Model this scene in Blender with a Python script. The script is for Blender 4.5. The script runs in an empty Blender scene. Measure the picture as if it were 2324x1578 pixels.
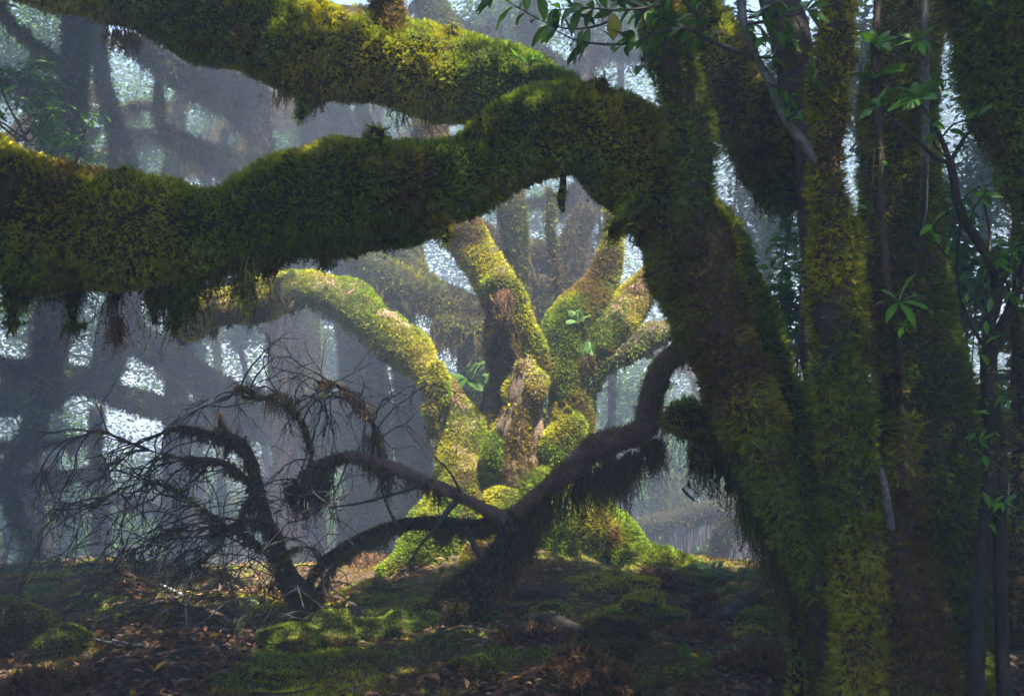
import bpy, math, random
import numpy as np
from mathutils import Vector

SC = bpy.context.scene
COL = SC.collection
rng = np.random.default_rng(11)
random.seed(11)

# ------------------------------------------------------------------ camera
F, CX, CY = 2258.5, 1161.5, 789.0           # focal length and centre in units of a 2323 px wide picture
PITCH = math.atan(111 / F)
CAM = np.array([0.0, 0.0, 1.6])
RIGHT = np.array([1.0, 0, 0])
FWD = np.array([0, math.cos(PITCH), math.sin(PITCH)])
UP = np.array([0, -math.sin(PITCH), math.cos(PITCH)])
cd = bpy.data.cameras.new('camera')
cd.lens, cd.sensor_width = 35.0, 36.0
cd.clip_end = 500
cam = bpy.data.objects.new('camera', cd)
COL.objects.link(cam)
cam.location = CAM
cam.rotation_euler = (math.pi / 2 + PITCH, 0, 0)
SC.camera = cam

# ------------------------------------------------------------------ sky, sun, exposure
SUN_EL, SUN_AZ = math.radians(65), math.radians(148)        # azimuth clockwise from +Y
S = np.array([math.cos(SUN_EL) * math.sin(SUN_AZ), math.cos(SUN_EL) * math.cos(SUN_AZ), math.sin(SUN_EL)])
w = bpy.data.worlds.new('World')
SC.world = w
w.use_nodes = True
nt = w.node_tree
sky = nt.nodes.new('ShaderNodeTexSky')
sky.sky_type = 'NISHITA'
sky.sun_disc = False
sky.sun_elevation, sky.sun_rotation = SUN_EL, SUN_AZ
bg = nt.nodes['Background']
bg.inputs['Strength'].default_value = 0.064
nt.links.new(sky.outputs[0], bg.inputs['Color'])
sd = bpy.data.lights.new('sun', 'SUN')
sd.energy, sd.angle, sd.color = 5.0, math.radians(0.5), (1.0, 0.93, 0.80)
sun = bpy.data.objects.new('sun', sd)
COL.objects.link(sun)
sun.rotation_euler = Vector(-S).to_track_quat('-Z', 'Y').to_euler()
SC.view_settings.view_transform = 'Standard'
SC.view_settings.look = 'None'
SC.view_settings.exposure = 2.7
SC.view_settings.gamma = 1.0
cy = SC.cycles
cy.use_denoising = True
cy.denoiser = 'OPENIMAGEDENOISE'
cy.max_bounces, cy.diffuse_bounces, cy.glossy_bounces, cy.transmission_bounces = 5, 3, 2, 3
cy.volume_bounces, cy.transparent_max_bounces = 1, 4
cy.sample_clamp_indirect = 4.0
HAZE_DENSITY = 0.0145


# ------------------------------------------------------------------ numeric helpers
def P(u, v, d):
    return CAM + d * (FWD + RIGHT * ((u - CX) / F) - UP * ((v - CY) / F))


def unit(a):
    return a / np.maximum(np.linalg.norm(a, axis=-1, keepdims=True), 1e-9)


def _hash(i, j, k, s):
    h = (i * 374761393 + j * 668265263 + k * 2147483647 + s * 974634777) & 0xFFFFFFFF
    h = ((h ^ (h >> 13)) * 1274126177) & 0xFFFFFFFF
    h = ((h ^ (h >> 16)) * 2246822519) & 0xFFFFFFFF
    return ((h ^ (h >> 15)) & 0xFFFFFF) / float(0xFFFFFF)


def noise(p, freq, seed=0):
    """Value noise 0..1 at points p (N,3)."""
    q = np.asarray(p, float) * freq + 1000.0
    i = np.floor(q).astype(np.int64)
    f = q - i
    f = f * f * (3 - 2 * f)
    out = 0
    for a in (0, 1):
        for b in (0, 1):
            for c in (0, 1):
                wgt = (f[..., 0] if a else 1 - f[..., 0]) * (f[..., 1] if b else 1 - f[..., 1]) * (f[..., 2] if c else 1 - f[..., 2])
                out = out + wgt * _hash(i[..., 0] + a, i[..., 1] + b, i[..., 2] + c, seed)
    return out


def fbm(p, freq, seed=0, octs=3):
    t, a, s = 0, 1.0, 0
    for o in range(octs):
        t = t + a * noise(p, freq * 2.03 ** o, seed + o * 17)
        s += a
        a *= 0.5
    return t / s


def sstep(a, b, x):
    t = np.clip((x - a) / (b - a), 0, 1)
    return t * t * (3 - 2 * t)


def catmull(pts, step):
    pts = np.asarray(pts, float)
    ext = np.vstack([2 * pts[0] - pts[1], pts, 2 * pts[-1] - pts[-2]])
    out = []
    for k in range(len(pts) - 1):
        a, b, c, d = ext[k:k + 4]
        n = max(2, int(np.linalg.norm((c - b)[:3]) / step))
        t = np.linspace(0, 1, n, endpoint=False)[:, None]
        out.append(0.5 * (2 * b + (c - a) * t + (2 * a - 5 * b + 4 * c - d) * t ** 2 + (3 * b - a - 3 * c + d) * t ** 3))
    out.append(pts[-1:])
    o = np.vstack(out)
    o[:, 3] = np.maximum(o[:, 3], 0.0015)
    return o


class Geo:
    """Vertices, triangles, quads and point colours collected into one mesh."""
    def __init__(self):
        self.v, self.t, self.q, self.c, self.n = [], [], [], [], 0

    def add(self, v, tris=None, quads=None, col=None):
        v = np.asarray(v, float).reshape(-1, 3)
        if tris is not None and len(tris):
            self.t.append(np.asarray(tris, np.int64).reshape(-1, 3) + self.n)
        if quads is not None and len(quads):
            self.q.append(np.asarray(quads, np.int64).reshape(-1, 4) + self.n)
        if col is None:
            col = np.ones((len(v), 3)) * 0.1
        self.c.append(np.broadcast_to(np.asarray(col, float), (len(v), 3)))
        self.v.append(v)
        self.n += len(v)
        return self

    def build(self, name, mat, parent=None, smooth=True, origin=None):
        me = bpy.data.meshes.new(name)
        v = np.vstack(self.v) if self.v else np.zeros((0, 3))
        if origin is not None:
            v = v - np.asarray(origin)
        t = np.vstack(self.t) if self.t else np.zeros((0, 3), np.int64)
        q = np.vstack(self.q) if self.q else np.zeros((0, 4), np.int64)
        me.vertices.add(len(v))
        me.vertices.foreach_set('co', v.astype(np.float32).ravel())
        me.loops.add(len(t) * 3 + len(q) * 4)
        me.loops.foreach_set('vertex_index', np.concatenate([t.ravel(), q.ravel()]).astype(np.int32))
        me.polygons.add(len(t) + len(q))
        ls = np.concatenate([np.arange(len(t)) * 3, len(t) * 3 + np.arange(len(q)) * 4]).astype(np.int32)
        me.polygons.foreach_set('loop_start', ls)
        me.polygons.foreach_set('use_smooth', np.full(len(ls), smooth, bool))
        me.update(calc_edges=True)
        at = me.attributes.new('col', 'FLOAT_COLOR', 'POINT')
        c = np.vstack(self.c) if self.c else np.zeros((0, 3))
        at.data.foreach_set('color', np.hstack([c, np.ones((len(c), 1))]).astype(np.float32).ravel())
        me.materials.append(mat)
        o = bpy.data.objects.new(name, me)
        COL.objects.link(o)
        if parent is not None:
            o.parent = parent
            # the root empties stand at the thing's base without rotation: keep world coordinates
            off = Vector((0, 0, 0))
            pp = parent
            while pp is not None:
                off += pp.location
                pp = pp.parent
            if origin is None:
                o.location = -off
        elif origin is not None:
            o.location = origin
        return o


def tag(o, label=None, cat=None, group=None, kind=None):
    for k, x in (('label', label), ('category', cat), ('group', group), ('kind', kind)):
        if x:
            o[k] = x
    return o


def thing(name, loc, label, cat, group=None):
    o = bpy.data.objects.new(name, None)
    o.empty_display_size = 0.1
    COL.objects.link(o)
    o.location = Vector([float(c) for c in loc])
    return tag(o, label, cat, group)


# ------------------------------------------------------------------ materials
def new_mat(name):
    m = bpy.data.materials.new(name)
    m.use_nodes = True
    n = m.node_tree.nodes
    return m, n, m.node_tree.links, n['Principled BSDF'], n['Material Output']


def plant_mat(name, trans, rough, spec, tint=(1, 1, 1)):
    """Colour from the mesh's own colour attribute; part of the light passes through."""
    m, n, l, p, out = new_mat(name)
    a = n.new('ShaderNodeAttribute')
    a.attribute_name = 'col'
    p.inputs['Roughness'].default_value = rough
    p.inputs['Specular IOR Level'].default_value = spec
    l.new(a.outputs['Color'], p.inputs['Base Color'])
    tr = n.new('ShaderNodeBsdfTranslucent')
    mx = n.new('ShaderNodeMix')
    mx.data_type, mx.blend_type = 'RGBA', 'MULTIPLY'
    mx.inputs[0].default_value = 1
    l.new(a.outputs['Color'], mx.inputs[6])
    mx.inputs[7].default_value = (*tint, 1)
    l.new(mx.outputs[2], tr.inputs['Color'])
    ms = n.new('ShaderNodeMixShader')
    ms.inputs[0].default_value = trans
    l.new(p.outputs[0], ms.inputs[1])
    l.new(tr.outputs[0], ms.inputs[2])
    l.new(ms.outputs[0], out.inputs['Surface'])
    return m


def bark_mat(name, c0, c1, scale, bump=0.6, rough=0.85, spec=0.2):
    m, n, l, p, out = new_mat(name)
    tc = n.new('ShaderNodeTexCoord')
    t1 = n.new('ShaderNodeTexNoise')
    t1.inputs['Scale'].default_value = scale
    t1.inputs['Detail'].default_value = 8
    t1.inputs['Roughness'].default_value = 0.7
    l.new(tc.outputs['Object'], t1.inputs['Vector'])
    r = n.new('ShaderNodeValToRGB')
    r.color_ramp.elements[0].position, r.color_ramp.elements[1].position = 0.35, 0.68
    r.color_ramp.elements[0].color, r.color_ramp.elements[1].color = (*c0, 1), (*c1, 1)
    l.new(t1.outputs['Fac'], r.inputs[0])
    l.new(r.outputs[0], p.inputs['Base Color'])
    t2 = n.new('ShaderNodeTexNoise')
    t2.inputs['Scale'].default_value = scale * 4
    t2.inputs['Detail'].default_value = 6
    l.new(tc.outputs['Object'], t2.inputs['Vector'])
    b = n.new('ShaderNodeBump')
    b.inputs['Strength'].default_value = bump
    b.inputs['Distance'].default_value = 0.02
    l.new(t2.outputs['Fac'], b.inputs['Height'])
    l.new(b.outputs[0], p.inputs['Normal'])
    p.inputs['Roughness'].default_value = rough
    p.inputs['Specular IOR Level'].default_value = spec
    return m


M_MOSS = plant_mat('moss', 0.30, 0.75, 0.12, (1.0, 1.0, 0.6))
M_DARKBARK = bark_mat('wet_black_bark', (0.010, 0.008, 0.007), (0.045, 0.036, 0.03), 18, 0.5, 0.6, 0.3)
M_LEAF = plant_mat('laurel_leaf', 0.38, 0.38, 0.4, (1.1, 1.2, 0.4))
M_FAR = plant_mat('distant_leaf', 0.25, 0.9, 0.03, (1.1, 1.2, 0.4))
M_DEAD = plant_mat('dead_leaf', 0.12, 0.6, 0.3, (1, 0.8, 0.5))
M_UNDER = bark_mat('moss_felt', (0.006, 0.006, 0.002), (0.026, 0.023, 0.007), 14)  # near-black, putting the shade of gaps between fronds into the colour
M_BARK = bark_mat('damp_bark', (0.030, 0.022, 0.017), (0.095, 0.07, 0.055), 10)
M_PALE = bark_mat('pale_weathered_bark', (0.07, 0.042, 0.026), (0.30, 0.225, 0.155), 22, 1.0)
M_RED = bark_mat('reddish_bark', (0.10, 0.055, 0.04), (0.30, 0.19, 0.15), 9, 0.8)
M_TWIG = bark_mat('grey_dead_twig', (0.016, 0.013, 0.012), (0.065, 0.058, 0.052), 30, 0.3, 0.7, 0.35)
M_WET = bark_mat('wet_grey_bark', (0.03, 0.028, 0.026), (0.22, 0.22, 0.22), 40, 0.4, 0.4, 0.5)
M_SOIL = bark_mat('forest_soil', (0.026, 0.018, 0.012), (0.10, 0.062, 0.038), 5, 0.9)
M_BOUGH = bark_mat('dark_reddish_bark', (0.085, 0.052, 0.043), (0.23, 0.145, 0.12), 12, 0.9)
M_STONE = bark_mat('dark_stone', (0.016, 0.013, 0.012), (0.055, 0.045, 0.040), 6, 0.8)

# moss colours
OLIVE, GOLD, GREEN, BROWN, RUST = map(np.array, ((0.180, 0.225, 0.016), (0.35, 0.33, 0.022), (0.140, 0.205, 0.016),
                                                   (0.150, 0.100, 0.024), (0.125, 0.062, 0.034)))


def moss_colour(p, mix, seed):
    """Patches of olive, golden, green and brown moss. mix = (gold, green, brown) shares."""
    g, gr, b = mix
    n1, n2, n3 = fbm(p, 1.6, seed), fbm(p, 1.3, seed + 31), fbm(p, 2.2, seed + 57)
    c = np.tile(OLIVE, (len(p), 1))
    for nn, share, colr in ((n1, g, GOLD), (n2, gr, GREEN), (n3, b, BROWN)):
        th = 0.70 - 0.42 * share
        k = sstep(th - 0.10, th + 0.10, nn)[:, None]
        c = c * (1 - k) + colr * k
    return c


# ------------------------------------------------------------------ shapes
def limb(pts, amp=0.10, seed=0, step=0.045, cell=0.05, world=False, taper_ends=True, rscale=0.93, cush=0.0, inset=0.0):
    """A tapered limb along (u, v, depth, radius in picture units) or world (x, y, z, r) knots."""
    if not world:
        pts = [np.append(P(u, v, d), r * d / F) for u, v, d, r in pts]
    sp = catmull(pts, step)
    c, r = sp[:, :3], sp[:, 3] * rscale
    if inset:
        r = np.maximum(r - inset, 0.42 * r)
    if taper_ends:
        t0, t1 = unit(c[0] - c[1]), unit(c[-1] - c[-2])
        ks = np.array([0.999, 0.85, 0.5, 0.04])
        off = np.array([0.03, 0.3, 0.55, 0.66])
        c = np.vstack([c[0] + t0 * (off * r[0])[::-1, None], c, c[-1] + t1 * (off * r[-1])[:, None]])
        r = np.concatenate([(ks * r[0])[::-1], r, ks * r[-1]])
    t = unit(np.gradient(c, axis=0))
    ref = np.array([0.0, 1.0, 0.0]) if abs(t[0][1]) < 0.9 else np.array([1.0, 0, 0])
    n0 = unit(np.cross(t[0], ref))
    fr = [n0]
    for k in range(1, len(c)):
        fr.append(unit(fr[-1] - t[k] * np.dot(fr[-1], t[k])))
    fr = np.array(fr)
    bn = np.cross(t, fr)
    nphi = int(np.clip(2 * math.pi * r.max() / cell, 7, 44))
    ph = np.linspace(0, 2 * math.pi, nphi, endpoint=False)
    dirs = fr[:, None] * np.cos(ph)[None, :, None] + bn[:, None] * np.sin(ph)[None, :, None]
    base = c[:, None] + dirs * r[:, None, None]
    rm = max(np.median(r), 0.01)
    k = 1 + amp * 2.6 * (noise(base, 0.55 / rm, seed) - 0.5) + amp * 1.3 * (noise(base, 1.4 / rm, seed + 5) - 0.5) + amp * 0.7 * (noise(base, 3.2 / rm, seed + 9) - 0.5)
    if cush:
        b1 = 1 - np.abs(2 * noise(base, 7.0, seed + 21) - 1)
        b2 = 1 - np.abs(2 * noise(base, 15.0, seed + 22) - 1)
        k = k + cush * (b1 - 0.5 + 0.45 * (b2 - 0.5)) / r[:, None]
    V = c[:, None] + dirs * (r[:, None] * k)[..., None]
    return {'V': V, 'c': c, 'r': r}


def grid_faces(ns, nphi, closed=True):
    i = np.arange(ns - 1)[:, None]
    j = np.arange(nphi if closed else nphi - 1)[None, :]
    j2 = (j + 1) % nphi
    return np.stack([i * nphi + j, i * nphi + j2, (i + 1) * nphi + j2, (i + 1) * nphi + j], -1).reshape(-1, 4)


def add_limb(g, L):
    ns, nphi = L['V'].shape[:2]
    g.add(L['V'].reshape(-1, 3), quads=grid_faces(ns, nphi))
    return g


def surf_sample(L, density, weight=None, closed=True, seed=0):
    """Random points with outward normals on a grid surface; density per square metre."""
    V = L['V']
    ns, nphi = V.shape[:2]
    f = grid_faces(ns, nphi, closed)
    v = V.reshape(-1, 3)
    a, b, c, d = v[f[:, 0]], v[f[:, 1]], v[f[:, 2]], v[f[:, 3]]
    cr = np.cross(c - a, d - b)
    ar = 0.5 * np.linalg.norm(cr, axis=1)
    n = unit(cr)
    ctr = (a + b + c + d) / 4
    if 'c' in L:
        rows = f[:, 0] // nphi
        s = np.sign(np.sum(n * (ctr - L['c'][rows]), 1, keepdims=True))
        s[s == 0] = 1
        n = n * s
    wv = ar.copy()
    view = unit(CAM - ctr)
    facing = np.sum(n * view, 1)
    wv *= np.where(facing > -0.35, 1.0, 0.12)
    if weight is not None:
        wv *= weight(ctr, n)
    tot = wv.sum()
    N = int(tot * density)
    if N < 1:
        return np.zeros((0, 3)), np.zeros((0, 3))
    idx = rng.choice(len(f), N, p=wv / tot)
    x, y = rng.random((N, 1)), rng.random((N, 1))
    p = (a[idx] * (1 - x) + b[idx] * x) * (1 - y) + (d[idx] * (1 - x) + c[idx] * x) * y
    nn = unit(n[idx] + rng.normal(0, 0.12, (N, 3)))
    return p, nn


DOWN = np.array([0, 0, -1.0])


def add_fronds(g, p, n, L, col, lod=0, droop=0.75, wild=0.35, wid=1.0):
    """Feathery moss shoots: a curved stem with side leaflets (lod 0) or a bent blade pair (lod 1)."""
    N = len(p)
    if N == 0:
        return
    L = (L * rng.uniform(0.55, 1.25, N))[:, None]
    dt = DOWN - n * (n @ DOWN)[:, None]
    rt = rng.normal(0, 1, (N, 3))
    rt = unit(rt - n * np.sum(rt * n, 1, keepdims=True))
    flat = np.clip(n[:, 2:3], 0, 1)                     # on level tops the shoots lie over, on sides they stand out
    d0 = unit((0.9 - 0.4 * flat) * n + 0.45 * droop * dt + 0.8 * flat * rt + rng.normal(0, wild, (N, 3)))
    curl = np.array([0, 0, 0.5]) * (1 - flat) + 0.25 * n + rng.normal(0, wild * 0.7, (N, 3))
    d1 = unit(d0 + 0.45 * curl)
    d2 = unit(d1 + 0.75 * curl)
    q0 = p - d0 * L * 0.1
    q1 = q0 + d0 * L * 0.42
    q2 = q1 + d1 * L * 0.36
    q3 = q2 + d2 * L * 0.30
    wv = unit(np.cross(d1, np.array([0, 0, 0.8]) + 0.45 * n + rng.normal(0, 0.4, (N, 3))))
    cj = col * rng.uniform(0.45, 1.5, (N, 1)) * (1 + rng.normal(0, 0.08, (N, 3)))
    cj = np.clip(cj, 0.002, 0.9)
    ct = np.clip(cj * np.array([1.6, 1.6, 1.2]) + np.array([0.015, 0.016, 0.0]), 0, 0.9)
    cb = cj * np.array([0.62, 0.52, 0.55])          # older, browner shoot bases
    a = L * (0.045 if lod == 0 else 0.08) * wid
    vs = [q0 - wv * a, q0 + wv * a, q1 - wv * a, q1 + wv * a, q2 - wv * a * 0.8, q2 + wv * a * 0.8, q3]
    cs = [cb, cb, cj, cj, (cj + ct) / 2, (cj + ct) / 2, ct]
    tris = [(4, 5, 6)]
    quads = [(0, 1, 3, 2), (2, 3, 5, 4)]
    k = 7
    if lod == 0:
        spec = [(0.55 * q0 + 0.45 * q1, d0, 0.30), (q1, d1, 0.36), (0.5 * (q1 + q2), d1, 0.32), (q2, d2, 0.24)]
    else:
        spec = [(0.4 * q0 + 0.6 * q1, d1, 0.42)]
    for b, d, s in spec:
        e = L * (0.05 if lod == 0 else 0.08) * wid
        lift = n * 0.25
        for sg in (-1, 1):
            tip = b + (d * 0.62 + sg * wv * 0.75 + lift * rng.normal(0, 1, (N, 1))) * L * s
            vs += [b - d * e, b + d * e, tip]
            cs += [cj, cj, (cj + ct) / 2]
            tris.append((k, k + 1, k + 2))
            k += 3
    V = np.stack(vs, 1)
    C = np.stack(cs, 1)
    off = (np.arange(N) * k)[:, None, None]
    g.add(V.reshape(-1, 3), (np.array(tris)[None] + off).reshape(-1, 3), (np.array(quads)[None] + off).reshape(-1, 4), C.reshape(-1, 3))


def add_strands(g, p, L, col, width=0.004, sway=0.12, segs=6, leafy=True, lean=None):
    """Hanging moss filaments, each a thin wavering ribbon with tiny side shoots."""
    N = len(p)
    if N == 0:
        return
    L = np.asarray(L, float)[:, None]
    az = rng.uniform(0, 6.28, N)
    wv = np.stack([np.cos(az), np.sin(az) * 0.5, np.zeros(N)], 1)
    wv = unit(wv)
    cj = np.clip(col * rng.uniform(0.65, 1.3, (N, 1)), 0.002, 0.9)
    pos = p.copy()
    d = np.tile(DOWN, (N, 1)) + (0 if lean is None else lean)
    vs, cs, tris, quads = [], [], [], []
    k = 0
    for s in range(segs + 1):
        a = width * (1 - 0.75 * s / segs)
        vs += [pos - wv * a, pos + wv * a]
        cs += [cj, cj]
        if s:
            quads.append((k - 2, k - 1, k + 1, k))
        k += 2
        d = unit(d + rng.normal(0, sway * 2.2, (N, 3)) + DOWN * 0.4)
        pos = pos + d * L / segs
    if leafy:
        for s in range(1, segs + 1):
            base = (vs[2 * s] + vs[2 * s + 1]) / 2
            for sg in (-1, 1):
                ln = rng.uniform(1.2, 3.2, (N, 1)) * width
                tip = base + (wv * sg + DOWN * 0.7 + rng.normal(0, 0.35, (N, 3))) * ln
                vs += [base + DOWN * width, base - DOWN * width, tip]
                cs += [cj, cj, cj * 1.15]
                tris.append((k, k + 1, k + 2))
                k += 3
    V, C = np.stack(vs, 1), np.stack(cs, 1)
    off = (np.arange(N) * k)[:, None, None]
    g.add(V.reshape(-1, 3), (np.array(tris)[None] + off).reshape(-1, 3) if tris else None, (np.array(quads)[None] + off).reshape(-1, 4), C.reshape(-1, 3))


def hang_clumps(g, L, n_clumps, per, length, spread, col, width=0.004, seed=0, irregular=1.0, at=None):
    """Tufts of strands under a limb."""
    if at is None:
        p, n = surf_sample(L, 3000, lambda c, nn: np.clip(-nn[:, 2] - 0.25, 0, 1) ** 1.0 * (fbm(c, 2.2, seed) > 0.40))
        if len(p) == 0:
            return
        idx = rng.integers(0, len(p), n_clumps)
        ctr = p[idx]
        ln = length * rng.uniform(0.3, 1.0, n_clumps) ** (1 + irregular)
    else:
        ctr = np.array([a[0] for a in at])
        ln = np.array([a[1] for a in at])
    for c, l in zip(ctr, ln):
        m = max(4, int(per * rng.uniform(0.6, 1.4)))
        off = rng.normal(0, spread, (m, 3)) * np.array([1, 0.8, 0.45])
        ll = l * np.clip(1.1 - np.abs(off[:, 0]) / spread * 0.35, 0.25, 1) * rng.uniform(0.45, 1.0, m)
        lean = -off * np.array([1, 1, 0]) / max(l, 0.05) * rng.uniform(0.2, 1.3, (m, 1))
        add_strands(g, c + off + np.array([0, 0, 0.02]), ll, col * rng.uniform(0.75, 1.25), width * rng.uniform(0.7, 1.2), 0.16, lean=lean)


def add_leaves(g, p, d, n, L, W, col, fold=0.25, simple=True):
    """Leaves from base p along d, facing n. simple: folded rhombus; else a curved lanceolate blade."""
    N = len(p)
    if N == 0:
        return
    d = unit(d)
    wv = unit(np.cross(d, n))
    n = np.cross(wv, d)
    L, W = np.broadcast_to(L, (N,))[:, None], np.broadcast_to(W, (N,))[:, None]
    if simple:
        V = np.stack([p, p + d * L * 0.45 + wv * W * 0.5 + n * W * fold, p + d * L - n * L * 0.08, p + d * L * 0.45 - wv * W * 0.5 + n * W * fold], 1)
        tris = np.array([(0, 1, 2), (0, 2, 3)])
        C = np.repeat(col[:, None], 4, 1)
        off = (np.arange(N) * 4)[:, None, None]
        g.add(V.reshape(-1, 3), (tris[None] + off).reshape(-1, 3), None, C.reshape(-1, 3))
        return
    st = [(0.0, 0.10), (0.14, 0.55), (0.34, 0.95), (0.55, 1.0), (0.76, 0.72), (0.9, 0.36), (1.0, 0.03)]
    vs, cs, quads = [], [], []
    for i, (s, ww) in enumerate(st):
        m = p + d * L * s - n * L * 0.28 * s ** 2
        wav = rng.normal(0, 0.05, (N, 1)) * W
        vs += [m + wv * W * 0.5 * ww + n * (W * fold * ww + wav), m, m - wv * W * 0.5 * ww + n * (W * fold * ww - wav)]
        cs += [col, col * 1.25, col * 0.93]
        if i:
            k = 3 * i
            quads += [(k - 3, k - 2, k + 1, k), (k - 2, k - 1, k + 2, k + 1)]
    V, C = np.stack(vs, 1), np.stack(cs, 1)
    off = (np.arange(N) * V.shape[1])[:, None, None]
    g.add(V.reshape(-1, 3), None, (np.array(quads)[None] + off).reshape(-1, 4), C.reshape(-1, 3))


# ------------------------------------------------------------------ terrain
MOUNDX, MOUNDY = 0.15, 9.5


def ground_z(x, y):
    x, y = np.asarray(x, float), np.asarray(y, float)
    p = np.stack([x, y, np.zeros_like(x)], -1)
    near = 1 - sstep(13, 20, y)
    z = (0.16 * (noise(p, 0.9, 3) - 0.5) + 0.09 * (noise(p, 2.3, 4) - 0.5) + 0.035 * (noise(p, 6, 5) - 0.5)) * (0.35 + 0.65 * near)
    z = z + 0.42 * np.exp(-(((x - MOUNDX) / 1.25) ** 2 + ((y - MOUNDY) / 1.1) ** 2)) + 0.16 * np.exp(-(((x - 1.3) / 1.3) ** 2 + ((y - 9.2) / 1.0) ** 2))
    z = z - 0.13 * sstep(7.6, 10.2, y)
    s = np.maximum(0, y - 9.8 + 0.06 * x)
    z = z - np.minimum(0.30 * s * s / (s + 1.6), 3.2)
    s2 = np.maximum(0, np.abs(x) - 9)
    return z - 0.05 * s2 * (y < 30)


def ground_at(u, v):
    """The point of the terrain that the picture shows at (u, v)."""
    dr = P(u, v, 1.0) - CAM
    d = np.linspace(3.5, 40, 1500)
    q = CAM + dr * d[:, None]
    below = np.nonzero(q[:, 2] < ground_z(q[:, 0], q[:, 1]))[0]
    k = below[0] if len(below) else -1
    return q[k]


xs = np.unique(np.concatenate([np.linspace(-45, -6, 40), np.linspace(-6, 7, 220), np.linspace(7, 45, 38)]))
ys = np.unique(np.concatenate([np.linspace(-8, 3.5, 24), np.linspace(3.5, 12, 150), np.linspace(12, 24, 60), np.linspace(24, 90, 50)]))
X, Y = np.meshgrid(xs, ys, indexing='xy')
Z = ground_z(X, Y)
TER = {'V': np.stack([X, Y, Z], -1)}
g = Geo().add(TER['V'].reshape(-1, 3), quads=grid_faces(len(ys), len(xs), False))
tag(g.build('ground', M_SOIL), kind='structure')


def mossy(parent, name, pts, mat=None, amp=0.10, seed=0, dens=7000, length=0.045, mix=(0.5, 0.3, 0.4), lod=0, bare=0.0,
          droop=0.75, wild=0.35, hang=None, step=0.045, cell=0.05, label=None, rscale=0.93, topw=0.0, extra=None):
    """One limb as a part; its coat of moss and its hanging tufts are sub-parts."""
    L = limb(pts, amp, seed, step, cell, rscale=rscale, cush=min(0.035, length * 0.5) if dens else 0, inset=0.5 * length if dens > 3000 else 0.2 * length)
    o = add_limb(Geo(), L).build(name, mat or M_UNDER, parent)
    if label:
        o['label'] = label
    if dens:
        def wgt(c, n):
            k = np.ones(len(c))
            if bare:
                k = k * sstep(bare - 0.06, bare + 0.06, fbm(c, 2.0, seed + 77))
            if topw:
                k = k * np.clip(0.55 + topw * n[:, 2], 0.03, 1)
            return k
        p, n = surf_sample(L, dens, wgt)
        m = Geo()
        # the coat grows in cushions: longer on the swells
        ll = length * (0.6 + 0.5 * fbm(p, 5.0, seed + 3) + 0.4 * sstep(0.35, 0.7, fbm(p, 2.4, seed + 4)))
        add_fronds(m, p, n, ll, moss_colour(p, mix, seed + 7), lod, droop, wild)
        if extra:
            extra(m, L)
        m.build('moss', M_MOSS, o, smooth=False)
    if hang:
        h = Geo()
        for hh in hang:
            hang_clumps(h, L, **hh)
        if h.n:
            h.build('hanging_moss', M_MOSS, o, smooth=False)
    return o, L


HB = np.array([0.095, 0.066, 0.020])      # brownish hanging moss
HG = np.array([0.075, 0.085, 0.014])      # greenish hanging moss
HR = np.array([0.110, 0.060, 0.032])      # rusty dry moss


def fringe(n, per=14, length=0.22, spread=0.03, col=HB, **k):
    return dict(n_clumps=n, per=per, length=length, spread=spread, col=col, **k)


def skinny(parent, name, pts, mat, seed=0, amp=0.06, label=None, g=None, cell=0.012):
    L = limb(pts, amp, seed, 0.03, cell, rscale=1.0)
    if g is not None:
        add_limb(g, L)
        return L
    o = add_limb(Geo(), L).build(name, mat, parent)
    if label:
        o['label'] = label
    return L


# ================================================================== the great mossy tree in front
def base_of(pts):
    q = P(*pts[-1][:3]) if len(pts[-1]) == 4 else pts[-1]
    return (q[0], q[1], float(ground_z(q[0], q[1])))


trunk_pts = [(1520, 470, 5.3, 110), (1565, 570, 5.3, 118), (1630, 690, 5.3, 125), (1690, 830, 5.25, 128), (1735, 960, 5.2, 140), (1775, 1080, 5.15, 125),
             (1835, 1220, 5.1, 95), (1875, 1330, 5.05, 85), (1905, 1460, 5.0, 85), (1925, 1640, 4.95, 110)]
T1 = thing('mossy_tree', base_of(trunk_pts), 'big moss-covered tree at the front whose long limbs arch across the picture', 'tree')
tr, Ltr = mossy(T1, 'trunk', trunk_pts, seed=21, amp=0.18, dens=9000, length=0.05, mix=(0.4, 0.6, 0.12), droop=0.9,
                hang=[fringe(26, 16, 0.22, 0.035), fringe(30, 16, 0.2, 0.03, HG),
                      dict(n_clumps=0, per=60, length=0, spread=0.045, col=HG, at=[(P(1570, 960, 5.15), 0.28), (P(1590, 1010, 5.1), 0.33), (P(1612, 1040, 5.1), 0.30), (P(1690, 1130, 5.0), 0.30), (P(1712, 1170, 5.0), 0.34), (P(1745, 1190, 5.0), 0.36), (P(1770, 1230, 5.0), 0.45), (P(1790, 1250, 5.0), 0.55)]),
                      dict(n_clumps=0, per=50, length=0, spread=0.05, col=HB, at=[(P(1735, 1160, 5.0), 0.4), (P(1760, 1200, 5.0), 0.5), (P(1800, 1260, 5.0), 0.6), (P(1815, 1300, 5.0), 0.6)])])
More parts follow.
